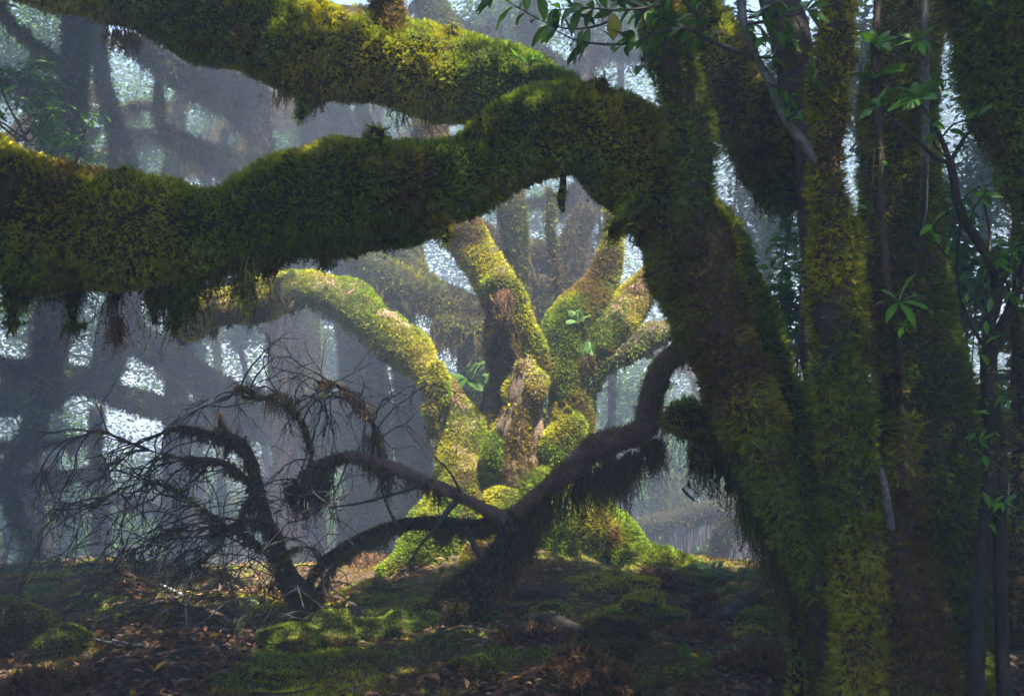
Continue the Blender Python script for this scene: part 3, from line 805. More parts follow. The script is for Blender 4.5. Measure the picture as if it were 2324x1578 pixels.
mossy(CT, 'limb', leg, seed=209, amp=0.12, dens=15000, mix=(0.7, 0.6, 0.1), droop=0.8, label='mossy arch round a dark hollow',
      hang=[dict(n_clumps=0, per=40, length=0, spread=0.04, col=HR * 1.5, width=0.006, at=[(P(1140, 668, 9.1), .28), (P(1150, 665, 9.1), .22)])], **far)
# the pale column is several stems grown together and twisted round each other
for k in range(4):
    ph = 1.57 * k + 0.4
    kn = []
    for v in (820, 850, 885, 925, 970, 1015, 1060, 1110, 1165, 1230):
        a = ph + (v - 850) * 0.0085
        spread = 14 + 14 * float(sstep(835, 890, v)) + 16 * float(sstep(1080, 1230, v))
        rad = (10 if v < 840 else 22 + 8 * float(sstep(840, 880, v)) + 5 * math.sin(v * .031 + k * 2)) + 14 * float(sstep(1090, 1230, v))
        kn.append((1188 + (v < 860) * -8 + 6 * math.sin(v * .017) + spread * math.cos(a), v + 9 * k - 12, 9.15 - 0.09 * math.sin(a), rad))
    mossy(CT, 'burl', kn, seed=240 + 3 * k, mat=M_PALE, amp=0.34, dens=9000, mix=(0.9, 0.05, 0.45), bare=0.50, droop=0.9, label='pale twisted stem with patches of bare bark', **far)
rl = [(1395, 470, 9.6, 24), (1392, 530, 9.6, 26), (1385, 585, 9.6, 30), (1364, 645, 9.6, 38), (1330, 695, 9.55, 54), (1288, 745, 9.5, 66), (1278, 800, 9.5, 68), (1290, 860, 9.5, 58), (1298, 930, 9.5, 52), (1300, 1010, 9.5, 54), (1290, 1110, 9.5, 74), (1285, 1220, 9.5, 95)]
mossy(CT, 'limb', rl, seed=215, amp=0.20, dens=15000, mix=(0.55, 0.45, 0.25), droop=0.75, label='limb forking to the upper right', hang=[fringe(40, 12, 0.2, 0.035, HB, width=0.006)], **far)
rl2 = [(1550, 540, 9.6, 26), (1500, 595, 9.6, 30), (1464, 640, 9.55, 35), (1440, 680, 9.5, 42), (1408, 726, 9.45, 54), (1362, 775, 9.45, 56), (1320, 830, 9.45, 46)]
mossy(CT, 'limb', rl2, seed=218, mat=M_RED, amp=0.20, dens=15000, mix=(0.6, 0.3, 0.3), bare=0.28, droop=0.75, label='upper right limb with golden moss', hang=[fringe(30, 12, 0.2, 0.035, HR, width=0.006)], **far)
rl3 = [(1620, 680, 9.5, 22), (1570, 720, 9.45, 26), (1510, 752, 9.4, 30), (1452, 775, 9.4, 36), (1392, 800, 9.4, 40), (1330, 850, 9.45, 42)]
mossy(CT, 'limb', rl3, seed=221, mat=M_BARK, amp=0.2, dens=5000, mix=(0.2, 0.6, 0.1), bare=0.48, droop=0.75, label='low limb spotted with grey lichen', hang=[fringe(20, 12, 0.16, 0.03, HB, width=0.006)], **far)
for nm, pts, sd_ in (('root', [(1270, 1085, 9.3, 66), (1315, 1165, 9.05, 86), (1375, 1240, 8.9, 80), (1455, 1290, 8.8, 50), (1560, 1305, 8.7, 26), (1640, 1315, 8.6, 20)], 224),
                     ('root', [(1235, 1110, 9.15, 74), (1255, 1200, 8.9, 80), (1290, 1275, 8.7, 50), (1330, 1310, 8.5, 36)], 226),
                     ('root', [(1340, 1180, 9.15, 56), (1400, 1232, 8.95, 56), (1475, 1275, 8.85, 46), (1560, 1300, 8.75, 34), (1650, 1315, 8.65, 22)], 227),
                     ('root', [(1060, 1090, 9.3, 60), (1020, 1150, 9.15, 62), (985, 1215, 9.0, 62), (930, 1280, 8.85, 46), (880, 1300, 8.8, 26)], 229),
                     ('root', [(1075, 1160, 9.2, 66), (1040, 1230, 9.0, 60), (950, 1275, 8.85, 40), (870, 1295, 8.8, 26)], 228),
                     ('root', [(1150, 1140, 9.1, 60), (1120, 1230, 8.85, 60), (1080, 1295, 8.6, 46), (1050, 1325, 8.45, 30)], 230)):
    mossy(CT, nm, pts, seed=sd_, amp=0.28, dens=14000, mix=(0.7, 0.6, 0.15), droop=0.9, **far)
mossy(CT, 'burl', [(1270, 930, 9.2, 30), (1285, 965, 9.1, 42), (1275, 1010, 9.1, 44), (1255, 1060, 9.15, 40)], seed=233, amp=0.34, dens=15000, mix=(0.7, 0.5, 0.1), droop=0.8, label='rounded green mossy swelling', **far)
mossy(CT, 'burl', [(1120, 990, 9.15, 22), (1122, 1030, 9.1, 28), (1118, 1075, 9.1, 26)], seed=236, amp=0.34, dens=15000, mix=(0.6, 0.6, 0.0), droop=0.8, label='small green mossy swelling', **far)
mossy(CT, 'burl', [(990, 830, 9.3, 22), (990, 885, 9.27, 32), (984, 935, 9.27, 22), (985, 975, 9.3, 10)], seed=238, amp=0.4, dens=15000, mix=(0.85, 0.3, 0.1), droop=0.9, hang=[fringe(10, 14, 0.2, 0.03, HB, width=0.006)], label='mossy swelling under the left limb', **far)
shade_canopy(CT, -9, -3.4, 5.5, 12, 6.6, 9.4, 22000, 15)
shade_canopy(CT, -9, -1.7, 4.7, 6.8, 6.6, 7.6, 20000, 16)  # unseen leaves added to shade the strip of floor at left

# ================================================================== low leaning tree with the V-shaped bough
v1 = [(1600, 765, 6.6, 30), (1566, 790, 6.75, 36), (1520, 815, 6.85, 36), (1490, 860, 6.9, 36), (1476, 920, 6.95, 37), (1462, 972, 7.0, 38), (1410, 996, 7.0, 36), (1355, 1012, 7.0, 42), (1300, 1062, 7.0, 36), (1245, 1105, 7.0, 29),
      (1190, 1150, 7.0, 27), (1150, 1176, 7.0, 28), (1105, 1158, 7.0, 22), (1055, 1132, 7.0, 20), (1005, 1108, 7.0, 20), (940, 1080, 7.0, 21), (870, 1052, 7.0, 20), (800, 1036, 7.0, 19), (745, 1050, 7.05, 18), (700, 1070, 7.1, 16), (670, 1100, 7.15, 12)]
v2 = [(1165, 1165, 7.0, 26), (1160, 1210, 7.0, 34), (1140, 1255, 7.0, 40), (1106, 1298, 7.0, 48), (1068, 1345, 7.0, 60), (1020, 1400, 6.95, 74), (975, 1460, 6.9, 84)]
LT = thing('leaning_tree', base_of(v2), 'low dark tree with a V-shaped bough draped in brown moss', 'tree')
mossy(LT, 'trunk', v2, seed=301, amp=0.12, dens=5000, length=0.032, mix=(0.15, 0.05, 1.0), droop=0.9, wild=0.5, hang=[fringe(20, 22, 0.35, 0.03, HB), dict(n_clumps=0, per=70, length=0, spread=0.045, col=HB, at=[(P(1190, 1190, 6.95), .32), (P(1195, 1215, 6.95), .35), (P(1180, 1240, 6.95), .3)])])
dr = []
for u, v, l in [(1330, 1060, .22), (1300, 1090, .26), (1270, 1115, .26), (1240, 1130, .24), (1215, 1150, .2), (1350, 1050, .3), (1375, 1040, .30), (1395, 1035, .36), (1410, 1030, .36), (1425, 1025, .32), (1440, 1015, .26), (1470, 1000, .22), (1485, 990, .26), (1495, 985, .3), (1490, 1000, .2), (1390, 1050, .3), (1505, 930, .2), (1320, 1075, .25), (1360, 1060, .28)]:
    dr.append((P(u, v + 18, 7.0), l * 1.35))
mossy(LT, 'bough', v1, seed=304, mat=M_BOUGH, amp=0.10, rscale=0.82, dens=6500, length=0.030, mix=(0.15, 0.10, 0.9), bare=0.42, droop=0.5, wild=0.5, step=0.035, cell=0.035, label='V-shaped bough with bare reddish bark and moss drapes',
      hang=[fringe(60, 14, 0.18, 0.025, HB), dict(n_clumps=0, per=70, length=0, spread=0.03, col=HB, at=dr), dict(n_clumps=0, per=40, length=0, spread=0.03, col=HB, at=[(P(u, v, 7.0), .17) for u, v in ((960, 1095), (985, 1105), (1000, 1115), (930, 1085), (700, 1085), (690, 1090), (720, 1075), (745, 1070))])])
v3 = [(1145, 1180, 7.02, 20), (1095, 1192, 7.05, 22), (1030, 1190, 7.05, 23), (960, 1186, 7.05, 21), (890, 1196, 7.05, 20), (820, 1220, 7.1, 17), (760, 1255, 7.1, 17), (715, 1300, 7.15, 18), (690, 1350, 7.2, 18)]
mossy(LT, 'bough', v3, seed=307, amp=0.14, dens=5000, length=0.03, mix=(0.1, 0.1, 0.9), droop=0.7, wild=0.5, step=0.035, cell=0.035, label='lower shaggy bough',
      hang=[fringe(50, 14, 0.16, 0.025, HB), dict(n_clumps=0, per=60, length=0, spread=0.03, col=HB, at=[(P(1010, 1205, 7.0), .2), (P(1002, 1215, 7.0), .15), (P(1105, 1200, 7.0), .12), (P(1085, 1200, 7.0), .12), (P(840, 1225, 7.05), .14), (P(870, 1210, 7.05), .2)])])
for k, pts in enumerate([[(1040, 1130, 6.95, 7), (1010, 1165, 6.85, 7), (985, 1205, 6.75, 3)], [(1045, 1115, 6.95, 3), (1020, 1070, 6.85, 2.5), (985, 1035, 6.75, 1.5)], [(1060, 1200, 7.0, 8), (1075, 1235, 6.9, 7), (1085, 1262, 6.85, 5)],
                         [(1130, 1175, 6.95, 3), (1140, 1240, 6.85, 2.5), (1130, 1320, 6.8, 2), (1105, 1390, 6.8, 1.5)], [(990, 1195, 7.0, 5), (955, 1235, 6.9, 4), (925, 1280, 6.85, 3)], [(900, 1190, 7.0, 4), (880, 1150, 6.95, 3), (865, 1110, 6.9, 2)], [(960, 1100, 7.0, 4), (900, 1118, 6.95, 4), (820, 1140, 6.9, 3), (750, 1150, 6.9, 2)]]):
    skinny(LT, 'twig', pts, M_TWIG, 320 + k)

# ================================================================== dead twiggy shrub
d1 = [(505, 985, 7.0, 16), (545, 1008, 7.0, 18), (570, 1050, 7.02, 18), (585, 1105, 7.04, 17), (602, 1165, 7.06, 18), (622, 1225, 7.08, 20), (648, 1290, 7.1, 24), (680, 1350, 7.15, 32), (695, 1420, 7.2, 44)]
DS = thing('dead_shrub', base_of(d1), 'dead tangled shrub of bare grey twigs left of the V-shaped bough', 'shrub')
brn = (0.12, 0.05, 0.95)
kw = dict(dens=5500, length=0.045, mix=brn, droop=0.9, wild=0.6, step=0.03, cell=0.02, bare=0.40, amp=0.12, rscale=1.0, mat=M_BARK)
mossy(DS, 'stem', d1, seed=401, hang=[fringe(70, 16, 0.16, 0.02, HB)], **kw)
limbs_ds = [
    [(498, 935, 7.0, 5), (500, 960, 7.0, 9), (505, 985, 7.0, 15), (470, 985, 6.98, 10), (435, 972, 6.95, 8), (400, 972, 6.93, 6), (362, 985, 6.9, 4), (330, 998, 6.88, 2.5)],
    [(596, 1140, 7.05, 13), (565, 1095, 7.0, 12), (540, 1070, 6.95, 10), (495, 1046, 6.9, 9), (440, 1042, 6.85, 7), (380, 1034, 6.8, 5), (300, 1006, 6.75, 4), (225, 978, 6.7, 3), (185, 990, 6.68, 2)],
    [(585, 1110, 7.04, 12), (555, 1150, 6.95, 12), (535, 1200, 6.85, 9), (480, 1170, 6.8, 6), (420, 1125, 6.75, 5), (350, 1095, 6.7, 3.5), (270, 1110, 6.65, 2.5), (215, 1150, 6.6, 1.6)],
    [(690, 1090, 7.1, 12), (705, 1045, 7.1, 12), (700, 1000, 7.1, 11), (680, 950, 7.1, 11), (655, 915, 7.1, 13), (632, 893, 7.1, 11), (605, 905, 7.1, 8), (575, 895, 7.1, 8), (545, 880, 7.1, 7), (515, 905, 7.1, 3)],
    [(868, 1050, 7.1, 16), (862, 1005, 7.1, 15), (845, 960, 7.1, 12), (820, 920, 7.1, 8), (790, 890, 7.1, 5), (755, 868, 7.1, 4), (730, 870, 7.1, 2.5), (712, 900, 7.1, 1.6)],
    [(700, 1075, 7.1, 12), (730, 1050, 7.05, 14), (760, 1040, 7.02, 16), (790, 1040, 7.0, 16)],
    [(648, 1290, 7.1, 14), (640, 1230, 7.0, 13), (610, 1190, 6.95, 12), (560, 1180, 6.9, 9), (520, 1195, 6.85, 7), (500, 1235, 6.82, 5), (445, 1285, 6.75, 3)],
    [(660, 1330, 7.12, 12), (640, 1300, 7.05, 9), (600, 1250, 6.98, 8), (560, 1215, 6.9, 6), (500, 1200, 6.85, 5), (430, 1195, 6.8, 4), (350, 1220, 6.7, 3), (290, 1260, 6.65, 2)],
    [(690, 1380, 7.15, 14), (730, 1330, 7.1, 12), (770, 1270, 7.05, 10), (820, 1230, 7.02, 9)],
    [(690, 1380, 7.15, 14), (740, 1350, 6.9, 10), (800, 1370, 6.75, 8), (830, 1400, 6.65, 6)],
    [(640, 1260, 7.0, 8), (690, 1240, 6.9, 7), (720, 1255, 6.85, 7), (728, 1300, 6.8, 6), (740, 1350, 6.8, 4)],
    [(520, 1400, 6.6, 4), (470, 1385, 6.55, 6), (420, 1375, 6.5, 6), (330, 1320, 6.5, 5), (250, 1290, 6.5, 3)],
]
DSP = []
for k, pts in enumerate(limbs_ds):
    thick = max(p[3] for p in pts) > 9
    _, L = mossy(DS, 'branch', pts, seed=410 + k, hang=[fringe(26, 14, 0.13, 0.018, HB)] if thick else None, **{**kw, 'bare': 0.44 if thick else 0.6})
    DSP.append(L['c'])
M_MASS = Geo()
for u, v, l, m in [(690, 1090, .25, 80), (680, 1120, .22, 80), (710, 1080, .2, 60), (735, 1085, .2, 60), (660, 1100, .2, 60), (650, 905, .14, 40), (618, 905, .14, 40), (860, 1030, .2, 60), (850, 990, .16, 50), (875, 1070, .25, 60), (790, 890, .08, 40),
                   (500, 985, .09, 40), (525, 1005, .12, 40), (470, 985, .08, 30), (440, 1050, .1, 40), (640, 1290, .14, 50), (690, 1340, .12, 50), (610, 1200, .12, 40), (500, 1200, .1, 30), (530, 1050, .08, 30), (700, 1340, .1, 60), (720, 1100, .25, 60), (610, 1330, .08, 40), (585, 1150, .1, 40)]:
    add_strands(M_MASS, P(u, v, 7.05) + rng.normal(0, 0.035, (m, 3)) * np.array([1, 0.8, 0.7]), l * rng.uniform(0.3, 1, m), HB * 0.8, 0.004)
M_MASS.build('hanging_moss', M_MOSS, DS, smooth=False)

# twigs: arcs that leave a branch, bend outwards and droop, and fork into finer twigs
fine = Geo()


def twig_path(p, d, ln, n, droop, r, kink=0.24):
    pts = [p]
    for k in range(n):
        d = unit(d + np.array([0, 0, -droop]) + r.normal(0, kink, 3))
        p = p + d * ln / n
        pts.append(p)
    return np.array(pts)


r_tw = np.random.default_rng(77)
src = [(0, 9, 0.5), (1, 17, 0.55), (2, 17, 0.6), (7, 10, 0.65), (6, 10, 0.55), (3, 13, 0.6), (4, 16, 0.6), (5, 5, 0.5)]
count = 0
for bi, n, ln in src:
    c = DSP[bi]
    for k in range(n):
        i = int(len(c) * (0.25 + 0.72 * (k + r_tw.random()) / n))
        i = min(i, len(c) - 2)
        t = unit(c[i + 1] - c[i])
        left = np.array([-1.0, -0.15, 0.0])
        if bi in (3, 4):
            left = np.array([r_tw.choice([-1, 1]) * 0.8, -0.3, 0.3])
        d = unit(0.5 * t + 0.7 * left + np.array([0, r_tw.normal(0, 0.35), r_tw.uniform(-0.5, 0.6)]))
        L1 = ln * r_tw.uniform(0.5, 1.2)
        a = twig_path(c[i], d, L1, 8, 0.12, r_tw)
        gg = Geo()
        rr = np.linspace(0.0075, 0.0026, len(a))
        add_limb(gg, limb(np.column_stack([a, rr]), 0.05, k, 0.04, 0.01, world=True, rscale=1.0))
        for m in range(r_tw.integers(2, 5)):
            j = r_tw.integers(2, len(a) - 1)
            dd = unit(unit(a[j] - a[j - 1]) + r_tw.normal(0, 0.55, 3) + np.array([0, 0, -0.35]))
            b = twig_path(a[j], dd, L1 * r_tw.uniform(0.3, 0.7), 6, 0.16, r_tw)
            tgt = gg if m < 2 else fine
            add_limb(tgt, limb(np.column_stack([b, np.linspace(0.0042, 0.0018, len(b))]), 0.0, 1, 0.05, 0.01, world=True, rscale=1.0))
            for m2 in range(r_tw.integers(1, 3)):
                j2 = r_tw.integers(1, len(b) - 1)
                d3 = unit(unit(b[j2] - b[j2 - 1]) + r_tw.normal(0, 0.6, 3) + np.array([0, 0, -0.2]))
                e = twig_path(b[j2], d3, L1 * r_tw.uniform(0.15, 0.35), 4, 0.15, r_tw)
                add_limb(fine, limb(np.column_stack([e, np.linspace(0.0026, 0.0014, len(e))]), 0.0, 1, 0.06, 0.01, world=True, rscale=1.0))
        gg.build('twig', M_TWIG, DS)
        count += 1
# the tangle low down, in front of the stem
for k in range(330):
    u, v = r_tw.uniform(150, 800), r_tw.uniform(1060, 1450)
    if u + 1.2 * (1440 - v) < 330:
        continue
    p = P(u, v, r_tw.uniform(6.5, 7.3))
    gz = float(ground_z(p[0], p[1]))
    p[2] = max(p[2], gz + 0.02)
    d = np.array([r_tw.normal(-0.7, 0.7), r_tw.normal(0, 0.5), r_tw.normal(0.15, 0.5)])
    a = twig_path(p, unit(d), r_tw.uniform(0.25, 0.8), 7, 0.12, r_tw)
    a[:, 2] = np.maximum(a[:, 2], gz + 0.012)
    add_limb(fine, limb(np.column_stack([a, np.linspace(r_tw.uniform(0.0025, 0.0055), 0.0016, len(a))]), 0.0, 1, 0.05, 0.01, world=True, rscale=1.0))
tag(fine.build('fine_twigs', M_TWIG, DS), kind='stuff')
leafy_twig(DS, [(735, 990, 7.0, 2), (742, 950, 6.98, 2), (735, 905, 6.96, 1.5)], 6, 41, L=(0.08, 0.13), tone=SHADE * 0.9, wid=0.3)

# pale fallen sticks in front of it
M_STICK = bark_mat('bleached_stick', (0.14, 0.14, 0.13), (0.50, 0.50, 0.48), 22, 0.4)
for k, (a, b, r0, lab) in enumerate([((360, 1330), (520, 1415), .013, 'longest bleached stick slanting down from the dead shrub'), ((480, 1432), (560, 1436), .010, 'short pale stick lying level beside the lichen sprig'), ((255, 1462), (335, 1474), .009, 'pale broken stick lying on the dark litter'),
                                     ((640, 1300), (700, 1360), .011, 'pale stick leaning against the dead shrub base'), ((205, 1450), (262, 1468), .006, 'thin pale twig at the lower left'), ((410, 1240), (425, 1430), .009, 'upright pale stick among the dead twigs')]):
    pa, pb = (ground_at(*a), ground_at(*b)) if k not in (3, 5) else (P(*a, 6.85 if k == 5 else 7.0), ground_at(*b))
    m1, m2 = pa * 0.66 + pb * 0.34, pa * 0.33 + pb * 0.67
    L = limb([np.append(q + np.array([0, 0, 0.015 + rng.uniform(0, .02)]), r0 * s) for q, s in ((pa, 0.7), (m1, 1), (m2, 1.1), (pb, 0.8))], 0.15, k, 0.02, 0.01, world=True, rscale=1)
    o = add_limb(Geo(), L).build('fallen_stick', M_STICK, origin=pb)
    tag(o, lab, 'stick', 'pale sticks on the forest floor')
# lichen sprig
q = ground_at(545, 1445)
LS = thing('lichen_sprig', q, 'pale green lichen sprig standing at the foot of the dead shrub', 'lichen')
L = limb([np.append(q + np.array(o_), .005) for o_ in ((-.02, 0, 0), (0, 0, .08), (.03, 0, .17), (.09, 0, .25))], 0.1, 3, 0.02, 0.01, world=True, rscale=1)
o = add_limb(Geo(), L).build('stem', M_STICK, LS)
g = Geo()
pp = L['c'][rng.integers(2, len(L['c']), 130)] + rng.normal(0, 0.022, (130, 3))
add_fronds(g, pp, unit(rng.normal(0, 1, (130, 3))), np.full(130, 0.04), np.tile([0.30, 0.33, 0.16], (130, 1)), 0, 0.2, 0.8, 2.2)
g.build('lobes', M_MOSS, LS, smooth=False)

# ================================================================== forest floor
def mound(u, v, wpx, hfac, lab, name='mossy_mound', mix=(0.3, 0.4, 0.3), seed=0, cat='mound', mat=None, dens=20000, length=0.019, group='moss mounds on the forest floor', rust=False, depthf=1.0):
    q = ground_at(u, v)
    d = np.linalg.norm(q - CAM)
    R = 1.22 * wpx * d / F
    H = R * hfac * 0.8
    na, nb = 30, 12
    az = np.linspace(0, 2 * math.pi, na, endpoint=False)
    el = np.linspace(-0.35, math.pi / 2 - 0.02, nb)
    A, E = np.meshgrid(az, el)
    dirs = np.stack([np.cos(E) * np.cos(A), np.cos(E) * np.sin(A) * depthf, np.sin(E)], -1)
    k = 1 + 0.8 * (noise(dirs + seed * 3.7, 1.3, seed) - 0.5) + 0.5 * (noise(dirs + seed * 3.7, 3.1, seed) - 0.5)
    V = q + np.array([0, R * 0.3, 0]) + dirs * k[..., None] * np.array([R, R, H])
    root = thing(name, q, lab, cat, group)
    L = {'V': V}
    g = Geo()
    g.add(V.reshape(-1, 3), quads=grid_faces(nb, na)[:, ::-1])
    o = g.build('body', mat or M_UNDER, root)
    if dens:
        Vs = V
        p, n = surf_sample({'V': Vs}, dens, lambda c, nn: np.ones(len(c)))
        ctr = q + np.array([0, R * 0.3, 0])
        s = np.sign(np.sum(n * (p - ctr), 1, keepdims=True))
        n = n * s
        m = Geo()
        col = moss_colour(p, mix, seed)
        if rust:
            col = RUST * (0.7 + 0.6 * fbm(p, 4, seed))[:, None]
        add_fronds(m, p, n, np.full(len(p), length * (1.6 if rust else 1)), col, 1, 0.4 if not rust else 0.8, 0.4 if not rust else 0.7)
        m.build('moss', M_MOSS, root, smooth=False)
    return root


MOUNDS = [(1252, 1412, 56, .75, 'rounded green mound right of the V-shaped bough'), (1376, 1428, 50, .8, 'olive mound beside the grey-brown path'), (1461, 1412, 66, .75, 'broad pale green mound in the middle of the floor'),
          (1651, 1400, 52, .75, 'smooth green mound behind the dark log'), (1736, 1428, 52, .65, 'green mound at the foot of the big front trunk'), (1706, 1452, 36, .7, 'small green mound just below the dark log'),
          (1521, 1530, 86, .45, 'low wide olive mound at the bottom of the picture'), (1440, 1345, 62, .5, 'low mound just below the sunlit root'), (1561, 1315, 52, .45, 'flat mound at the right end of the sunlit root'),
          (1681, 1358, 45, .5, 'low green hummock far right in front of the mist'), (1350, 1335, 66, .5, 'sunlit hummock at the foot of the old tree'), (1770, 1350, 40, .5, 'half-hidden hummock behind the aerial roots'),
          (900, 1440, 80, .7, 'brownish mossy hump left of the leaning tree trunk'), (980, 1420, 60, .9, 'tall brown hump against the leaning tree trunk'), (800, 1372, 55, .4, 'low bright green cushion behind the dead shrub'), (860, 1345, 60, .4, 'low cushion left of the old tree'),
          (680, 1475, 66, .6, 'dark mossy hump at the foot of the dead shrub'), (740, 1460, 60, .8, 'dark mound right of the dead shrub base'), (1115, 1415, 28, .7, 'tiny mound touching the leaning tree trunk'),
          (50, 1470, 64, 1.2, 'tall dark mound at the left edge'), (125, 1480, 52, 1.0, 'dark mound second from the left edge'), (200, 1375, 46, .5, 'low mound behind the left twigs'), (430, 1330, 60, .45, 'low mound under the dead twigs'), (100, 1330, 50, .4, 'flat mound on the left skyline'),
          (1070, 1530, 60, .5, 'low green cushion at the bottom centre'), (620, 1535, 55, .5, 'green cushion on the litter at lower left'), (1450, 1570, 60, .4, 'green cushion at the bottom edge')]
for k, (u, v, wp, hf, lab) in enumerate(MOUNDS):
    mound(u, v, wp, hf, lab, seed=500 + k, mix=((0.7, 0.45, 0.1) if u > 1200 and v < 1460 else (0.35, 0.5, 0.35)))
for k, (u, v, wp, hf, lab) in enumerate([(1340, 1565, 76, .75, 'large rust-brown tussock at the bottom'), (1506, 1325, 44, .5, 'small rusty hump on the sunlit slope'), (1610, 1400, 46, .8, 'upright rusty tussock between green mounds'),
                                         (1580, 1455, 50, .5, 'flat rusty tussock in the middle of the path'), (1720, 1530, 66, .5, 'rusty tussock under the big front trunk'), (100, 1585, 66, .7, 'rusty tussock in the lower left corner'),
                                         (265, 1352, 44, .4, 'pale rusty hump behind the twigs'), (1220, 1455, 60, .4, 'brown flattened tussock below the dark boulder'), (830, 1285, 36, .6, 'orange tussock left of the old tree base')]):
    mound(u, v, wp, hf, lab, name='rusty_tussock', cat='tussock', group='rust-brown tussocks on the forest floor', rust=True, seed=560 + k, dens=6000, length=0.035)
mound(1391, 1475, 66, .75, 'dark brown mound in front of the green mounds', seed=580, mix=(0, 0, 1.0))
mound(1236, 1358, 44, .85, 'dark boulder with sparse moss right of the leaning tree', 'boulder', seed=590, cat='boulder', mat=M_STONE, dens=1800, mix=(0.1, 0.3, 0.7), group=None)
for k, (pts, lab) in enumerate([([(1640, 1420, 22), (1680, 1395, 26), (1720, 1372, 22), (1752, 1355, 20)], 'dark rotting log lying between green mounds'), ([(1180, 1440, 22), (1240, 1435, 28), (1310, 1448, 20)], 'dark low log in front of the boulder'),
                                ([(1430, 1478, 14), (1500, 1470, 18), (1570, 1472, 12)], 'short dark log across the leaf litter'), ([(800, 1410, 18), (830, 1430, 16), (850, 1452, 16)], 'mossy log end right of the dead shrub')]):
    kn = []
    for u, v, r in pts:
        q = ground_at(u, v)
        rr = r * np.linalg.norm(q - CAM) / F
        kn.append(np.append(q + np.array([0, 0.03, rr * 0.6]), rr))
    root = thing('fallen_log', kn[1][:3] - np.array([0, 0, .05]), lab, 'log', 'dark logs on the forest floor')
    L = limb(kn, 0.22, 600 + k, 0.03, 0.03, world=True)
    o = add_limb(Geo(), L).build('wood', M_DARKBARK, root)
    p, n = surf_sample(L, 1800, lambda c, nn: np.clip(nn[:, 2], 0.02, 1))
    m = Geo()
    add_fronds(m, p, n, np.full(len(p), 0.03), moss_colour(p, (0.1, 0.2, 0.8), 9), 1)
    m.build('moss', M_MOSS, root, smooth=False)

# carpet of short moss, broken by leaf litter
def floor_points(n, vmin=3.6):
    y = vmin + (12.5 - vmin) * rng.random(n) ** 1.35
    x = rng.uniform(-0.62, 0.55, n) * y * 1.02
    e = 0.03
    z = ground_z(x, y)
    nx = -(ground_z(x + e, y) - z) / e
    ny = -(ground_z(x, y + e) - z) / e
    return np.stack([x, y, z], 1), unit(np.stack([nx, ny, np.ones(n)], 1))


p, n = floor_points(330000)
near_c = np.exp(-(((p[:, 0] - .4) / 2.6) ** 2 + ((p[:, 1] - 9.2) / 1.3) ** 2))
k = fbm(p, 1.5, 71) + 0.22 * near_c + 0.24 * sstep(6.0, 7.2, p[:, 1]) - 0.04
keep = k > 0.5 + rng.normal(0, 0.03, len(p))
p, n = p[keep], n[keep]
m = Geo()
nc2 = np.exp(-(((p[:, 0] - .4) / 2.6) ** 2 + ((p[:, 1] - 9.2) / 1.3) ** 2))
add_fronds(m, p, n, 0.022 + 0.018 * fbm(p, 3, 2), moss_colour(p, (0.4, 0.4, 0.4), 74) * 0.95, 1, 0.3, 0.45)
tag(m.build('ground_moss', M_MOSS, smooth=False), 'short green and brown moss covering parts of the forest floor', 'moss', kind='stuff')
# fallen leaves
p, n = floor_points(26000)
keep = fbm(p, 1.5, 71) + 0.16 * sstep(6.2, 7.6, p[:, 1]) < 0.60 + rng.normal(0, .04, len(p))
p, n = p[keep], n[keep]
N = len(p)
az = rng.uniform(0, 6.28, N)
d = np.stack([np.cos(az), np.sin(az), rng.normal(0, 0.25, N)], 1)
pal = np.array([(0.09, 0.045, 0.025), (0.13, 0.065, 0.035), (0.06, 0.032, 0.02), (0.17, 0.10, 0.06), (0.10, 0.04, 0.02), (0.20, 0.15, 0.11), (0.38, 0.22, 0.015), (0.25, 0.10, 0.02)])
ci = rng.choice(8, N, p=[.25, .2, .22, .12, .12, .065, .010, .015])
m = Geo()
add_leaves(m, p + np.array([0, 0, 0.012]) + n * rng.uniform(0, 0.02, (N, 1)), d, unit(n + rng.normal(0, 0.35, (N, 3))), rng.uniform(0.05, 0.11, N), rng.uniform(0.022, 0.042, N), pal[ci] * rng.uniform(0.8, 1.8, (N, 1)), 0.3)
tag(m.build('leaf_litter', M_DEAD, smooth=False), 'brown fallen laurel leaves strewn over the forest floor', 'leaf litter', kind='stuff')
# small sticks in the litter
p, n = floor_points(420)
m = Geo()
for q in p:
    a = rng.uniform(0, 6.28)
    dd = np.array([math.cos(a), math.sin(a), 0]) * rng.uniform(0.06, 0.22)
    pts = []
    for s in (-1, 0, 1):
        e = q + dd * s
        pts.append([e[0], e[1], float(ground_z(e[0], e[1])) + 0.02 + rng.uniform(0, .015), rng.uniform(.003, .006)])
    add_limb(m, limb(pts, 0.1, 1, 0.05, 0.012, world=True, rscale=1))
tag(m.build('twig_litter', M_TWIG, smooth=True), 'small broken twigs scattered through the leaf litter', 'twig litter', kind='stuff')


